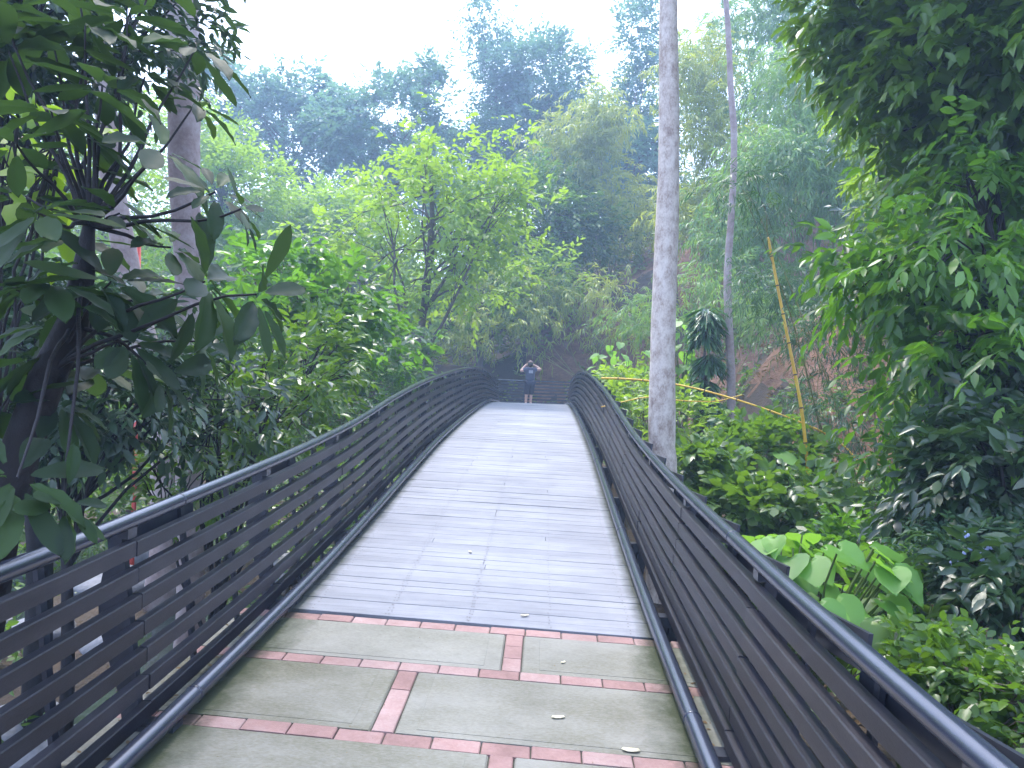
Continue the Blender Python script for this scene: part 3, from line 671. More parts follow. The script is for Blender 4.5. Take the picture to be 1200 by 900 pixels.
far_tree('lush light green tree below the widest hazy crown', 400, 46, [(380, 260, 46, 80, 50), (310, 270, 45, 70, 45), (440, 290, 44, 60, 40)], M['lf_mid'], 47, K=110, ll=.30, shape='leaf')
far_tree('pale tree with blossom-like tips near the thick hazy trunk', 270, 40, [(270, 230, 40, 60, 60), (240, 160, 42, 40, 50)], M['lf_mid'], 48, K=80, ll=.26)
far_tree('light green shrubby tree in front of the pink house', 90, 34, [(110, 160, 34, 90, 60), (40, 235, 33, 60, 16), (150, 260, 32, 60, 50)], M['lf_mid'], 49, K=80, ll=.22)
far_tree('dark green tree filling the left background below the pink house', 40, 26, [(40, 350, 26, 110, 70), (140, 350, 27, 80, 60), (-60, 380, 25, 90, 90)], M['lf_gloss'], 50, K=110, ll=.22, shape='leaf')
far_tree('blue hazy tree behind the dense one, filling in beside the spire tree', 700, 66, [(700, 190, 66, 60, 50), (530, 200, 66, 70, 50)], M['lf_haze'], 51, K=100, ll=.4)
far_tree('yellow-green tree overhanging the dark hollow behind the person', 560, 37, [(560, 340, 37, 70, 40), (500, 360, 37, 60, 35), (630, 330, 38, 50, 35)], M['lf_mid'], 52, K=50, ll=.26, shape='leaf')

# ---------- bamboo
def bamboo(label, base, spots, seed, mat, culm_h_to, n=14, r=.035, ll=.30, plumes=60, tw=9, cat='bamboo', shape='strip', csp=.9, wr=.16, npr=9, twl=.9):
    rs = np.random.RandomState(seed); base = np.array(base, float); root = empty('bamboo_clump', base); tag(root, label, cat, 'bamboo clumps on the far bank')
    cen, u, idx = blob_clusters(rs, spots, plumes, shell=.25)
    tb = MB()
    for i in range(n):
        b = base+np.array([rs.normal(0, .5), rs.normal(0, .35), -.2]); e = cen[rs.randint(plumes)]
        p = curve_pts(b, e, 14, 0, rs, .01); t = np.linspace(0, 1, 14); p[:, 2] += np.sin(t*math.pi)*np.linalg.norm(e-b)*.07
        tb.tube(p, np.linspace(r, r*.25, 14), 6, caps=False, a=rs.rand())
        for q in (6, 8, 10, 12):
            e2 = cen[np.argmin(((cen-p[q])**2).sum(1)+rs.rand(plumes)*4)]; tb.tube(curve_pts(p[q], e2, 5, .05, rs), np.linspace(r*.25, .005, 5), 4, caps=False, a=rs.rand())
    tb.build('culms', M['culm'], root, smooth=True)
    O = np.repeat(cen, tw, 0)+rs.normal(0, 1, (plumes*tw, 3))*csp*np.array([.6, .6, .4])
    D = nrm(rs.normal(0, .8, (plumes*tw, 3))+np.repeat(u, tw, 0)*.5+np.array([0, 0, .05]))
    P, A, Nn, S, rr = sprays(rs, O, D, twl*rs.uniform(.6, 1.3, len(O)), npr, ll, wr, spread=.8, droop=.75)
    cl = np.repeat(rs.rand(plumes), tw*npr)
    leaf_mesh('foliage', P, A, Nn, S, wr, mat, root, shape, np.clip(.5*rr+.5*cl, 0, 1), rs)
    return root
bamboo('pale feathery bamboo clump left of the pale smooth trunk, with bare culms below', gbase(705, 44), [blob(700, 140, 44, 50, 50), blob(670, 180, 44, 50, 50), blob(735, 240, 43, 45, 60), blob(680, 240, 43, 45, 40)], 61, M['lf_bamy'], 0, n=18, ll=.34, plumes=150, wr=.2)
bamboo('hazy bamboo clump topping the skyline right of the slender trunk', gbase(890, 40), [blob(880, 40, 40, 70, 50), blob(940, 20, 40, 60, 60), blob(825, 90, 40, 40, 60), blob(1000, 40, 39, 60, 70), blob(900, 130, 39, 80, 40)], 62, M['lf_bam'], 0, n=16, ll=.34, plumes=190, wr=.2)
bamboo('yellowish bamboo clump behind the slender crooked trunk', gbase(830, 36), [blob(830, 150, 36, 40, 35), blob(880, 190, 35, 60, 40), blob(810, 250, 35, 45, 40), blob(850, 250, 34, 50, 30), blob(820, 80, 37, 45, 50)], 63, M['lf_bamy'], 0, n=18, ll=.30, plumes=190, wr=.2)
bamboo('dense arching bamboo clump on the right bank above the red earth', gbase(950, 30), [blob(960, 110, 30, 80, 70), blob(920, 210, 29, 80, 60), blob(1010, 200, 28, 60, 90), blob(860, 280, 29, 50, 40), blob(900, 320, 28, 60, 40)], 64, M['lf_bam'], 0, n=18, ll=.28, plumes=270, wr=.18)
bamboo('low bamboo thicket hanging over the dark hollow between crest and pale trunk', gbase(700, 36), [blob(620, 350, 36, 60, 30), blob(700, 340, 36, 60, 25), blob(560, 390, 35, 50, 22), blob(640, 390, 35, 50, 15), blob(725, 380, 35, 45, 35)], 65, M['lf_bamy'], 0, n=14, r=.02, ll=.28, plumes=55, wr=.18)
bamboo('feathery blue-green bamboo drooping beside the upright yellow cane', gbase(1000, 13), [blob(900, 340, 14, 50, 35), blob(925, 368, 10.5, 32, 12), blob(880, 225, 10.6, 45, 30), blob(960, 400, 13, 50, 50), blob(1000, 360, 13, 60, 80), blob(970, 500, 12, 60, 60), blob(930, 560, 12, 50, 50), blob(1010, 600, 11, 60, 50)], 66, M['lf_fern'], 0, n=9, r=.015, ll=.12, plumes=110, tw=10, csp=.35, twl=.32, wr=.13)
bamboo('small bamboo on the bank at the foot of the slender crooked trunk', gbase(830, 24), [blob(820, 320, 24, 40, 30), blob(760, 370, 26, 60, 30), blob(890, 360, 22, 50, 30)], 67, M['lf_bam'], 0, n=10, r=.02, ll=.2, plumes=50, csp=.6, twl=.6)

# yellow canes
def cane(label, pts, r, seed):
    rs = np.random.RandomState(seed); root = empty('bamboo_cane', pts[0]); tag(root, label, 'bamboo cane')
    t = np.linspace(0, 1, len(pts)); tt = np.linspace(0, 1, 60); PP = np.array([[np.interp(q, t, [p[k] for p in pts]) for k in range(3)] for q in tt])
    ker = np.ones(9)/9; Q = np.vstack([PP[:1]]*4+[PP]+[PP[-1:]]*4)
    for k in range(3): PP[:, k] = np.convolve(Q[:, k], ker, 'valid')
    rr = r*(1-.25*tt)*(1+.14*(np.arange(60) % 6 == 0)); g = MB(); g.tube(PP, rr, 8); g.build('stem', M['cane'], root, smooth=True)
    g = MB()
    for i in range(6, 60, 6): g.tube([PP[i]-(PP[i+1 if i < 59 else i]-PP[i-1])*.06, PP[i]+(PP[i+1 if i < 59 else i]-PP[i-1])*.06], rr[i]*1.12, 8)
    g.build('nodes', M['midbark'], root, smooth=True)
p0 = at(948, 562, 10.6); g0 = np.array([p0[0], p0[1], H(p0[0], p0[1])-.1])
cane('upright leaning yellow bamboo cane, hidden behind leaves halfway up', [g0, p0, at(940, 480, 10.6), at(925, 405, 10.7), at(912, 340, 10.9), at(899, 272, 11.1)], .025, 71)
cane('thin orange bamboo cane arching sideways behind the pale smooth trunk', [at(700, 443, 12.9), at(740, 444, 12.8), at(800, 451, 12.5), at(860, 467, 12), at(925, 489, 11.6), at(985, 515, 11.3), at(1020, 560, 11)], .016, 72)
cane('short thin yellow cane curving below the orange one', [at(700, 478, 12.4), at(760, 464, 12.4), at(800, 470, 12.2), at(840, 471, 12.2), at(872, 462, 12.2)], .010, 73)

# ---------- strap-leaved plants (tiers of hanging straps on a stem)
def strap_plant(label, px, d, tiers, seed, ll=.5, cat='plant'):
    rs = np.random.RandomState(seed); b = np.array(gbase(px, d)); root = empty('dracaena_plant', b); tag(root, label, cat)
    Ps, As, Ns, Ss = [], [], [], []; g = MB()
    for (tx, ty, n) in tiers:
        c = at(tx, ty, d)
        for i in range(n):
            a = rs.uniform(0, 2*math.pi); h = rs.uniform(0, 1); dr = np.array([math.cos(a), math.sin(a), 0])
            A_ = dr*(.8-.3*h)+np.array([0, 0, .6*h-.75]); Ps.append(c+np.array([0, 0, .30*h-.1])+dr*.06); As.append(A_/np.linalg.norm(A_))
            Ns.append((dr*.4+np.array([0, 0, 1.0]))); Ss.append(ll*rs.uniform(.7, 1.1))
        g.tube(curve_pts((b[0], b[1], b[2]-.1), c+np.array([0, 0, .1]), 8, 0, rs, .03), np.linspace(.04, .025, 8), 6)
    g.build('stem', M['midbark'], root, smooth=True)
    leaf_mesh('leaves', np.array(Ps), np.array(As), nrm(np.array(Ns)), np.array(Ss), .13, M['lf_strap'], root, 'long', rs=rs)
strap_plant('dark strap-leaved plant in hanging tiers left of the slender trunk foot', 826, 17, [(828, 372, 150), (826, 392, 110), (830, 425, 120), (822, 455, 110), (832, 480, 120), (826, 510, 90)], 81)

# ---------- broad leaf plants
def broad_plant(name, label, base, leaves, ll, seed, mat='lf_taro', wr=.85, cat='plant', group=None):
    rs = np.random.RandomState(seed); base = np.array(base, float); root = empty(name, base); tag(root, label, cat, group); g = MB(); Ps, As, Ns, Ss = [], [], [], []
    for c in leaves:
        c = np.array(c); lp = curve_pts(base, c, 6, .06, rs, .05); g.tube(lp, np.linspace(.012, .006, 6)*(ll/.25), 6, caps=False)
        dr = c-base; dr[2] = 0; dr = dr/(np.linalg.norm(dr)+1e-6)+rs.normal(0, .5, 3)*np.array([1, 1, 0]); A_ = dr+np.array([0, 0, -.45-rs.rand()*.5])
        Ps.append(c); As.append(A_/np.linalg.norm(A_)); n_ = np.array([0, 0, 1.])+dr*.35+rs.normal(0, .2, 3); Ns.append(n_); Ss.append(ll*rs.uniform(.7, 1.15))
    g.build('stalks', M['stalk'], root, smooth=True)
    leaf_mesh('leaves', np.array(Ps), np.array(As), nrm(np.array(Ns)), np.array(Ss), wr, M[mat], root, 'heart', rs=rs)
    return root
rs = np.random.RandomState(5)
def cloud(px, py, d, rx, ry, n, dd=.5):
    return [at(px+rs.uniform(-rx, rx), py+rs.uniform(-ry, ry), d+rs.uniform(-dd, dd)) for _ in range(n)]
broad_plant('broad_leaf_shrub', 'large soft pale green leaves just over the right handrail', gbase(930, 5.2), cloud(920, 640, 5.3, 36, 14, 12, .35)+cloud(985, 675, 5.0, 65, 35, 34, .5)+cloud(1040, 655, 5.2, 28, 16, 12, .3)+cloud(1000, 720, 4.6, 40, 20, 12, .2), .24, 91, wr=.85)
broad_plant('broad_leaf_shrub', 'drooping grey-green broad leaves under the flowering shrub', gbase(1070, 4.6), cloud(1060, 735, 4.6, 45, 35, 9, .3)+cloud(1010, 755, 4.6, 45, 18, 5, .2), .26, 92, 'lf_gloss', wr=.8)
broad_plant('broad_leaf_shrub', 'upright broad green leaves on the bank below the yellow cane', gbase(880, 11), cloud(880, 545, 11, 60, 22, 16, .6), .42, 93, 'lf_taro', wr=.55)
broad_plant('broad_leaf_shrub', 'pale heart-shaped leaves climbing left of the strap-leaved plant', gbase(800, 18.5), cloud(795, 400, 18.5, 18, 30, 22, .4), .42, 94, 'lf_taro', wr=.8)
broad_plant('broad_leaf_shrub', 'bright broad leaves beside the arching orange cane near the crest', gbase(730, 21), cloud(735, 425, 21, 40, 25, 34, 1), .34, 95, 'lf_taro', wr=.75)
def shrub(label, px, d, blobs, mat, seed, K=60, ll=.11, wr=.55, **kw):
    tree('shrub', label, 'shrubs on the right bank', gbase(px, d), [blob(*b) for b in blobs], .025, M[mat], M['midbark'], seed, K=K, tw=kw.pop('tw', 8), npr=kw.pop('npr', 6), ll=ll, wr=wr, twl=kw.pop('twl', .3), csp=kw.pop('csp', .3), cat='shrub', leafname='leaves', tw_r=.006, **kw)
shrub('leafy creeper mound beside the right handrail below the yellow cane', 900, 9.5, [(880, 600, 9.5, 70, 35), (950, 590, 9.5, 60, 35), (840, 560, 10.5, 50, 30), (900, 530, 11.5, 70, 30)], 'lf_gloss', 101, K=110, ll=.13, wr=.7)
shrub('yellow-green weeds behind the pale smooth trunk above the railing', 750, 15, [(730, 480, 16, 50, 30), (800, 500, 14, 40, 35), (820, 540, 12, 30, 30), (740, 450, 19, 60, 20)], 'lf_mid', 102, K=90, ll=.13)
shrub('blue-flowering fine-leaved shrub in the shade low on the right', 1140, 5.0, [(1140, 660, 5, 50, 45), (1110, 640, 5.2, 40, 30)], 'lf_fern', 103, K=45, ll=.055, wr=.4, twl=.16, csp=.14)
shrub('small-leaved shrub in the bottom right corner past the handrail', 1150, 3.6, [(1130, 790, 3.8, 60, 50), (1190, 830, 3.4, 50, 50), (1060, 770, 4.2, 40, 25)], 'lf_gloss', 104, K=60, ll=.06, wr=.6, twl=.16, csp=.14)
shrub('low broad weeds on the brown ground between the creepers and the flowering shrub', 1020, 7.5, [(1010, 640, 7.5, 60, 20), (1060, 690, 6, 50, 40)], 'lf_bright', 105, K=36, ll=.09, wr=.6, twl=.2, csp=.2)
fb = MB(); rs2 = np.random.RandomState(9)
root_f = [o for o in C.objects if o.get('label', '').startswith('blue-flowering')][0]
for (px, py) in ((1130, 628), (1155, 640), (1150, 655), (1120, 660), (1165, 632), (1140, 670), (1135, 645)):
    for k in range(12):
        c = at(px+rs2.uniform(-7, 7), py+rs2.uniform(-6, 6), 4.7); fb.tube([c, c+np.array([0, 0, .012])], [.009, .006], 5)
tag(fb.build('flowers', M['flower'], root_f), kind='stuff')

# ---------- big right-hand foreground tree
G3 = 'leafy trees crowding the right edge'
tree('broadleaf_tree', 'bright glossy-leaved tree arching in from the right over the bank', G3, gbase(1260, 7),
     [blob(1130, 300, 6.5, 100, 50), blob(1040, 325, 7, 60, 35), blob(1150, 420, 6, 70, 60), blob(1075, 430, 6.5, 50, 35), blob(1080, 540, 6.5, 45, 40), blob(1140, 210, 7, 60, 40)],
     .11, M['lf_bright'], M['darkbark'], 111, K=84, tw=6, npr=8, ll=.135, wr=.40, twl=.5, csp=.34, droop=.75, trunk_to=at(1150, 230, 7), nl=40)
tree('broadleaf_tree', 'dark tall tree with hanging leaves at the top right corner', G3, gbase(1300, 9),
     [blob(1150, 60, 8, 120, 90), blob(1070, 40, 9, 90, 60), blob(1200, 180, 7.5, 70, 90), blob(1090, 170, 8.5, 60, 50), blob(1010, 20, 9.5, 50, 40), blob(1170, 270, 8, 60, 50), blob(1150, -150, 8, 200, 90), blob(1000, -190, 8.5, 120, 70), blob(1300, 0, 7, 150, 150)],  # blobs above the frame: unseen crown added to shade the right bank
     .14, M['lf_gloss'], M['darkbark'], 112, K=260, tw=9, npr=8, ll=.18, wr=.42, twl=.5, csp=.4, droop=.6, trunk_to=at(1200, 60, 8.5), nl=40)
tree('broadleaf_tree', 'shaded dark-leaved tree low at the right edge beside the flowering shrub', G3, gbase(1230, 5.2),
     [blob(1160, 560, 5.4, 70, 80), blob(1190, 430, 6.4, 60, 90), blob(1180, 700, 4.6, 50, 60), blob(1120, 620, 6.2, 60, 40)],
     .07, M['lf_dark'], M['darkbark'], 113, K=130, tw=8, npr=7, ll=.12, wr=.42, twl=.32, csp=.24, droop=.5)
tree('broadleaf_tree', 'light green compound-leaved tree behind the arching right tree, in front of the bamboo', G3, gbase(1150, 15),
     [blob(1060, 130, 15, 70, 50), blob(1080, 220, 14, 50, 50), blob(1110, 320, 13, 60, 80), blob(1150, 460, 12, 80, 90)],
     .12, M['lf_mid'], M['midbark'], 114, K=120, tw=8, npr=12, ll=.16, wr=.36, twl=.6, csp=.5, droop=.4)
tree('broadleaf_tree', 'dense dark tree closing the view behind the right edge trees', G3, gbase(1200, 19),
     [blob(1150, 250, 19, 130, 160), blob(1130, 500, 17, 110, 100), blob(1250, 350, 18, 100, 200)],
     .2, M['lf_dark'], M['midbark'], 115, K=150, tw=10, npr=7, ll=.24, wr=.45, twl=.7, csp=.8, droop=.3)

# ------------------------------------------------------------------ undergrowth (stuff)
rs = np.random.RandomState(77)
def scatter(name, label, n, xr_, yr_, ll, mat, shape, wr, seed, cond, npr=6, twl=.4, hmax=.6, droop=.35):
    rs = np.random.RandomState(seed); O = []; tries = 0
    while len(O) < n and tries < n*6:
        tries += 1; x = rs.uniform(*xr_); y = rs.uniform(*yr_)
        if -3.0 < x < 2.0 and y < 34.4: continue
        if not cond(x, y): continue
        m = max(0, noise.noise((x*.6, y*.6, 4))+.35)
        O.append((x, y, H(x, y)+rs.rand()*hmax*m*1.6))
    O = np.array(O); D = nrm(rs.normal(0, .8, O.shape)+np.array([0, -.25, .55]))
    P, A, Nn, S, r = sprays(rs, O, D, twl*rs.uniform(.5, 1.4, len(O)), npr, ll, wr, droop=droop)
    return tag(leaf_mesh(name, P, A, Nn, S, wr, M[mat], None, shape, r, rs), label, 'undergrowth', kind='stuff')
def bare(x, y): return ((4.2 < x < 12 and 17 < y < 40) or (0 < x < 7 and 35 < y < 41)) and noise.noise((x*.28, y*.4, 8)) > -.02
scatter('undergrowth', 'tangled green undergrowth covering the far bank and hillside', 16000, (-34, 36), (31, 72), .26, 'lf_under', 'quad', .5, 1, lambda x, y: not bare(x, y) or rs.rand() < .1, npr=6, twl=.7, hmax=2.0)
scatter('ground_cover', 'leafy weeds covering the right bank near the bridge', 8000, (2, 18), (4, 34), .12, 'lf_gloss', 'leaf', .6, 2, lambda x, y: not bare(x, y) and noise.noise((x*.5, y*.5, 1)) > -.15, npr=6, twl=.32, hmax=.5)
scatter('ground_cover', 'low weeds and ferns among the rocks on the stream side', 6500, (-20, -3.1), (1, 36), .12, 'lf_gloss', 'leaf', .5, 3, lambda x, y: noise.noise((x*.4, y*.4, 7)) > -.1 or x < -8, npr=6, twl=.34, hmax=.7)
scatter('leaf_litter', 'dry brown leaves fallen over the bank', 3500, (2, 18), (3, 40), .12, 'lf_brown', 'quad', .5, 4, lambda x, y: True, npr=3, twl=.3, hmax=.15)

rs = np.random.RandomState(55); nL = 420
lx = np.where(rs.rand(nL) < .5, rs.uniform(XR+.02, XR+.22, nL), rs.uniform(XL-.30, XL-.03, nL)); lx = np.where(rs.rand(nL) < .22, rs.uniform(XL, XR, nL), lx)
ly = rs.uniform(1.5, 5.0, nL)**1.0; ly = np.where((lx > XL) & (lx < XR), ly, np.minimum(ly, 4.9)); sp_ = sprays
LP = np.array([(x, y, zd(y)+rs.uniform(.004, .012)) for x, y in zip(lx, ly)]); LA = nrm(np.column_stack([rs.normal(0, 1, nL), rs.normal(0, 1, nL), np.zeros(nL)])); LN = nrm(np.array([0, 0, 1.])+rs.normal(0, .15, (nL, 3)))
tag(leaf_mesh('walkway_litter', LP, LA, LN, np.where((lx > XL) & (lx < XR), .008, .03)*rs.uniform(.5, 1.4, nL), .5, M['lf_brown'], None, 'long', rs=rs), 'dry bits of leaf and grit along the edges of the paving', 'litter', kind='stuff')

# ------------------------------------------------------------------ boulders in the stream
def boulder(x, y, r, seed, label='smooth grey boulder in the stream bed seen through the slats'):
    rs = np.random.RandomState(seed); bm = bmesh.new(); bmesh.ops.create_icosphere(bm, subdivisions=3, radius=1)
    off = rs.uniform(0, 50); sx, sy, sz = r*rs.uniform(.9, 1.4), r*rs.uniform(.8, 1.2), r*rs.uniform(.45, .65)
    for v in bm.verts:
        n = 1+.28*noise.noise(v.co*1.1+Vector((off, 0, 0)))+.07*noise.noise(v.co*4+Vector((off, 3, 0))); v.co = Vector((v.co.x*sx*n, v.co.y*sy*n, v.co.z*sz*n))
    me = bpy.data.meshes.new('boulder'); bm.to_mesh(me); bm.free(); me.materials.append(M['rock'])
    a = me.attributes.new('rnd', 'FLOAT', 'POINT'); a.data.foreach_set('value', [rs.rand()]*len(me.vertices))
    me.polygons.foreach_set('use_smooth', [True]*len(me.polygons)); o = bpy.data.objects.new('boulder', me); C.objects.link(o)
    o.location = (x, y, H(x, y)+sz*.35); o.rotation_euler = (0, 0, rs.uniform(0, 6)); tag(o, label, 'boulder', 'grey boulders in the stream bed')
rs = np.random.RandomState(4); n = 0
for i in range(400):
    if n >= 46: break
    y = rs.uniform(1.5, 14); x = -2.9-rs.rand()*5.5*(.4+y/14)
    r = rs.uniform(.16, .48); boulder(x, y, r, 500+i); n += 1
boulder(-5.3, 5.2, 1.05, 901, 'largest flat lavender-grey boulder behind the near end of the left handrail')

# ------------------------------------------------------------------ house and lattice on the far lawn
hp = at(-40, 196, 45); gz = hp[2]-2.4
house = empty('hillside_house', (hp[0], hp[1], gz)); tag(house, 'pale pink house with white upper band half hidden by leaves on the hill', 'house')
g = MB(); g.box((hp[0], hp[1], gz+1.6), (7.5, 4, 3.2)); g.build('wall', M['pinkwall'], house)
g = MB(); g.box((hp[0], hp[1]-2.06, gz+2.55), (7.7, .10, .7)); g.build('fascia', M['paintw'], house)
g = MB(); g.add([(hp[0]-4.2, hp[1]-2.5, gz+3.2), (hp[0]+4.2, hp[1]-2.5, gz+3.2), (hp[0]+4.2, hp[1]+2.5, gz+3.2), (hp[0]-4.2, hp[1]+2.5, gz+3.2), (hp[0]-3, hp[1], gz+4.5), (hp[0]+3, hp[1], gz+4.5)],
                [(0, 1, 5, 4), (1, 2, 5), (2, 3, 4, 5), (3, 0, 4), (3, 2, 1, 0)]); g.build('roof', M['rooftile'], house)
for wx in (-2, 0.2, 2.4):
    g = MB(); g.box((hp[0]+wx, hp[1]-2.03, gz+1.3), (1.0, .1, 1.2)); w_ = g.build('window', M['paintw'], house)
    g = MB(); g.box((hp[0]+wx, hp[1]-2.09, gz+1.3), (.84, .04, 1.04)); g.build('pane', M['glass'], w_)
lp = at(58, 243, 38); lat = empty('lattice_fence', (lp[0], lp[1], lp[2]-.7)); tag(lat, 'small white slatted garden fence on the lawn below the pink house', 'fence')
g = MB()
for i in range(7): g.box((lp[0], lp[1], lp[2]-.5+i*.15), (1.9, .04, .06))
g.build('slats', M['paintw'], lat)
for dx_ in (-.95, 0, .95):
    g = MB(); g.box((lp[0]+dx_, lp[1]+.05, lp[2]-.4), (.09, .09, 1.9)); g.build('post', M['paintw'], lat)
rp = at(158, 560, 12.5); g = MB(); tp_ = at(163, 285, 12.5)
g.tube([(rp[0], rp[1], H(rp[0], rp[1])-.2), rp, tp_], [.035, .035, .03], 10); o = g.build('red_pole', M['redpaint'], smooth=True)
tag(o, 'thin red painted pole showing between the leaves near the thick trunk', 'pole')

# ------------------------------------------------------------------ person
def skinned(name, verts, edges, radii, mat, parent, sub=2, root_i=0):
    me = bpy.data.meshes.new(name); me.from_pydata([tuple(v) for v in verts], edges, []); me.materials.append(mat)
    o = bpy.data.objects.new(name, me); C.objects.link(o); o.parent = parent
    sk = o.modifiers.new('skin', 'SKIN'); sk.use_smooth_shade = True
    if not me.skin_vertices: 
        bpy.context.view_layer.objects.active = o
    for i, r in enumerate(radii):
        rr = r if isinstance(r, tuple) else (r, r); me.skin_vertices[0].data[i].radius = rr; me.skin_vertices[0].data[i].use_root = (i == root_i)
    s = o.modifiers.new('sub', 'SUBSURF'); s.levels = sub; s.render_levels = sub; return o
def person():
    pd = 30.2; pf = at(620, 471, pd); y0 = pf[1]; x0 = pf[0]; z0 = zd(y0)
    root = empty('person', (x0, y0, z0), R(14)); s = .95
    tag(root, 'person in dark shirt and knee-length shorts, both hands raised to the head', 'person')
    def v(*a): return tuple(q*s for q in a)
    V = [v(0, 0, .98), v(0, 0, 1.15), v(0, -.01, 1.34), v(0, 0, 1.46), v(0, .0, 1.53), v(0, .01, 1.62), v(0, .0, 1.72),      # 0 pelvis 1 waist 2 chest 3 base neck 4 neck 5 head 6 crown
         v(-.10, 0, .92), v(-.12, -.01, .52), v(-.13, .02, .09), v(-.14, -.12, .03),     # left leg
         v(.10, 0, .92), v(.085, .02, .52), v(.07, .05, .09), v(.085, -.08, .03),
         v(-.19, 0, 1.42), v(-.40, .03, 1.33), v(-.17, .14, 1.58), v(-.11, .17, 1.62),
         v(.19, 0, 1.42), v(.46, .02, 1.44), v(.20, .14, 1.60), v(.12, .17, 1.62)]
    E = [(0, 1), (1, 2), (2, 3), (3, 4), (4, 5), (5, 6), (0, 7), (7, 8), (8, 9), (9, 10), (0, 11), (11, 12), (12, 13), (13, 14), (3, 15), (15, 16), (16, 17), (17, 18), (3, 19), (19, 20), (20, 21), (21, 22)]
    Rr = [(.17, .13), (.15, .11), (.165, .11), (.10, .07), .055, (.085, .10), .07, .10, .07, .046, .04, .10, .07, .046, .04, .07, .054, .036, .038, .07, .054, .036, .038]
    skinned('body', V, E, [tuple(q*s for q in (r if isinstance(r, tuple) else (r, r))) for r in Rr], M['skin'], root)
    # fingers, curled round the sides of the head
    for sg, tip in ((-1, V[18]), (1, V[22])):
        vs, es, ra = [], [], []
        for k in range(5):
            b = len(vs); ox = (k-2)*.02 if k < 4 else -.045
            vs += [(tip[0], tip[1], tip[2]+(k-2)*.012), (tip[0]-sg*.03, tip[1]+.015, tip[2]+ox+.02), (tip[0]-sg*.065, tip[1]+.01, tip[2]+ox+(.045 if k < 4 else .0))]
            es += [(b, b+1), (b+1, b+2)]; ra += [.012, .010, .008]
            skinned('hand' if False else 'fingers', vs[b:], [(0, 1), (1, 2)], ra[b:], M['skin'], root, 1)
    # shirt: torso and short sleeves
    Vs = [v(0, 0, .90), v(0, 0, 1.10), v(0, -.01, 1.33), v(0, 0, 1.45), v(-.19, 0, 1.43), v(-.30, .015, 1.375), v(.19, 0, 1.43), v(.30, .012, 1.415)]
    skinned('shirt', Vs, [(0, 1), (1, 2), (2, 3), (3, 4), (4, 5), (3, 6), (6, 7)], [tuple(q*s for q in r) for r in ((.23, .17), (.215, .155), (.215, .15), (.135, .10), (.10, .095), (.085, .08), (.10, .095), (.085, .08))], M['shirt'], root)
    Vh = [v(0, 0, .97), v(-.10, 0, .88), v(-.115, 0, .66), v(-.12, -.01, .40), v(.10, 0, .88), v(.09, .01, .66), v(.085, .02, .40)]
    skinned('shorts', Vh, [(0, 1), (1, 2), (2, 3), (0, 4), (4, 5), (5, 6)], [tuple(q*s for q in r) for r in ((.20, .16), (.145, .14), (.12, .12), (.10, .10), (.145, .14), (.12, .12), (.10, .10))], M['shorts'], root)
    # hair, cap
    def ell(name, c, r, mat, cut=None):
        bm = bmesh.new(); bmesh.ops.create_uvsphere(bm, u_segments=20, v_segments=12, radius=1)
        for q in bm.verts:
            if cut is not None and q.co.z < cut: q.co.z = cut
            q.co = Vector((q.co.x*r[0]+c[0], q.co.y*r[1]+c[1], q.co.z*r[2]+c[2]))*s
        me = bpy.data.meshes.new(name); bm.to_mesh(me); bm.free(); me.materials.append(mat); me.polygons.foreach_set('use_smooth', [True]*len(me.polygons))
        o = bpy.data.objects.new(name, me); C.objects.link(o); o.parent = root; return o
    ell('hair', (0, -.025, 1.625), (.105, .105, .135), M['hair']); 
    ell('cap', (0, 0, 1.68), (.113, .125, .105), M['cap'], cut=.0)
    # pale print high on the back of the shirt
    g = MB(); V_ = []
    for j in range(5):
        for i in range(7):
            x = (-.085+.17*i/6)*s; z = (1.27+.12*j/4)*s; V_.append((x, -.158*s+abs(x)**2*1.6, z))
    g.add(V_, [(j*7+i, j*7+i+1, (j+1)*7+i+1, (j+1)*7+i) for j in range(4) for i in range(6)])
    me = bpy.data.meshes.new('shirt_print'); me.from_pydata(V_, [], g.f); me.materials.append(M['greylogo']); o = bpy.data.objects.new('shirt_print', me); C.objects.link(o); o.parent = root
    so = o.modifiers.new('th', 'SOLIDIFY'); so.thickness = .004
    for (fx, fy) in ((-.135, -.04), (.08, .0)):
        bm = bmesh.new(); bmesh.ops.create_uvsphere(bm, u_segments=14, v_segments=8, radius=1)
        for q in bm.verts: q.co = Vector((q.co.x*.045+fx*s, q.co.y*.125+fy*s-.02, max(q.co.z, -.6)*.05+.03))
        me = bpy.data.meshes.new('shoe'); bm.to_mesh(me); bm.free(); me.materials.append(M['shoe']); me.polygons.foreach_set('use_smooth', [True]*len(me.polygons))
        o = bpy.data.objects.new('shoe', me); C.objects.link(o); o.parent = root
person()

# ------------------------------------------------------------------ haze
bm = bmesh.new(); bmesh.ops.create_cube(bm, size=1)
zlo = min(v.co.z for v in ground.data.vertices)-1
for v in bm.verts: v.co = Vector((v.co.x*310, v.co.y*310, zlo if v.co.z < 0 else 42))
me = bpy.data.meshes.new('haze'); bm.to_mesh(me); bm.free(); hz = bpy.data.objects.new('haze', me); C.objects.link(hz); tag(hz, 'pale bluish haze hanging between the trees', 'haze', kind='stuff')
m, nt, N, L = nm('haze'); v = N.new('ShaderNodeVolumePrincipled'); v.inputs['Color'].default_value = (.50, .70, 1, 1); v.inputs['Density'].default_value = .0032; v.inputs['Anisotropy'].default_value = .35
o = N.new('ShaderNodeOutputMaterial'); L.new(v.outputs[0], o.inputs['Volume']); me.materials.append(m)

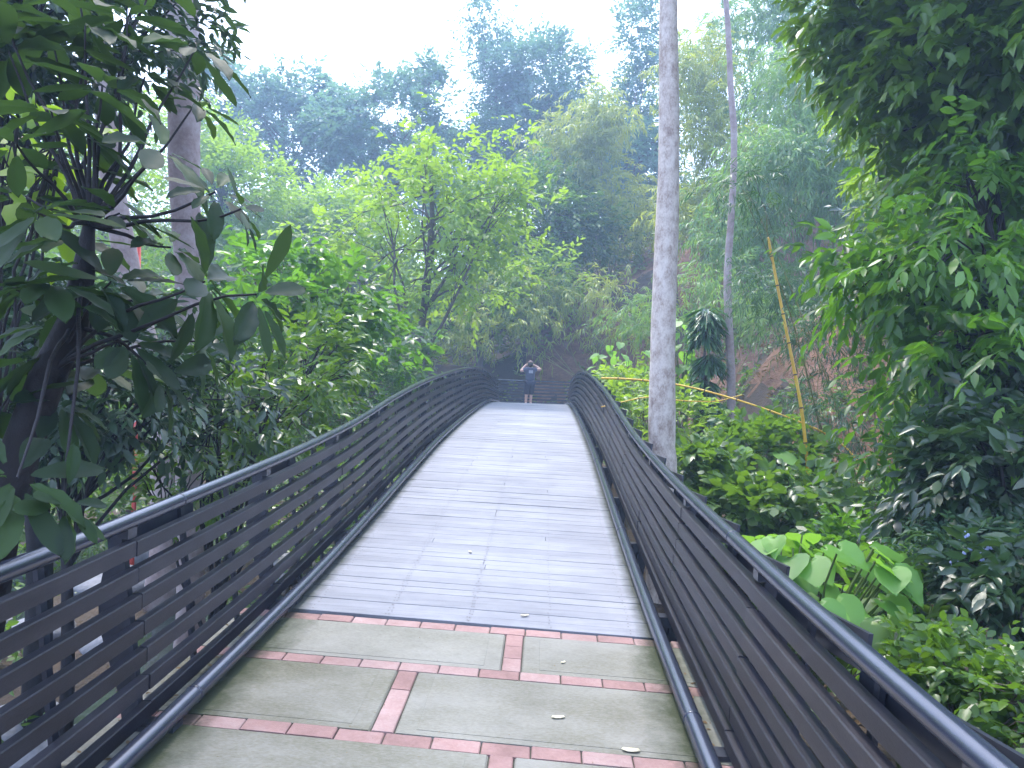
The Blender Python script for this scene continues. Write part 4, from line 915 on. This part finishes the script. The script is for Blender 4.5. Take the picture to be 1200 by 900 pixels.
# ------------------------------------------------------------------ light and sky
SUN_EL, SUN_AZ = R(64), R(-22)      # azimuth from +Y towards -X: ahead and a little left
w = bpy.data.worlds.new('World'); sc.world = w; w.use_nodes = True; N = w.node_tree.nodes; L = w.node_tree.links; N.clear()
sky = N.new('ShaderNodeTexSky'); sky.sky_type = 'NISHITA'; sky.sun_disc = False; sky.sun_elevation = SUN_EL; sky.sun_rotation = SUN_AZ; sky.air_density = 1.0; sky.dust_density = 4.0
bg = N.new('ShaderNodeBackground'); bg.inputs['Strength'].default_value = .15
ov = mix(N, L, .5, sky.outputs[0], (6.8, 8.2, 12))
L.new(ov, bg.inputs['Color']); wo = N.new('ShaderNodeOutputWorld'); L.new(bg.outputs[0], wo.inputs['Surface'])
sd = bpy.data.lights.new('sun', 'SUN'); sd.energy = 1.5; sd.angle = R(12); sd.color = (1, .96, .9); so = bpy.data.objects.new('sun', sd); C.objects.link(so)
sdir = Vector((math.sin(SUN_AZ)*math.cos(SUN_EL), math.cos(SUN_AZ)*math.cos(SUN_EL), math.sin(SUN_EL)))
so.rotation_euler = sdir.to_track_quat('Z', 'Y').to_euler()

# ------------------------------------------------------------------ camera and render settings
cd = bpy.data.cameras.new('camera'); cam = bpy.data.objects.new('camera', cd); C.objects.link(cam)
cd.sensor_width = 36; cd.lens = F_PX/1200*36; cd.clip_start = .05; cd.clip_end = 1000
from mathutils import Matrix
cam.matrix_world = Matrix.Translation((0, 0, EYE)) @ Matrix.Rotation(YAW, 4, 'Z') @ Matrix.Rotation(R(90), 4, 'X') @ Matrix.Rotation(ROLL, 4, 'Z')
sc.camera = cam
sc.view_settings.view_transform = 'Standard'; sc.view_settings.look = 'None'; sc.view_settings.gamma = 1; sc.view_settings.exposure = 1.8
sc.cycles.max_bounces = 8; sc.cycles.diffuse_bounces = 3; sc.cycles.glossy_bounces = 2; sc.cycles.transmission_bounces = 4; sc.cycles.volume_bounces = 1; sc.cycles.transparent_max_bounces = 4
sc.cycles.use_denoising = True
sc.cycles.sample_clamp_indirect = 6
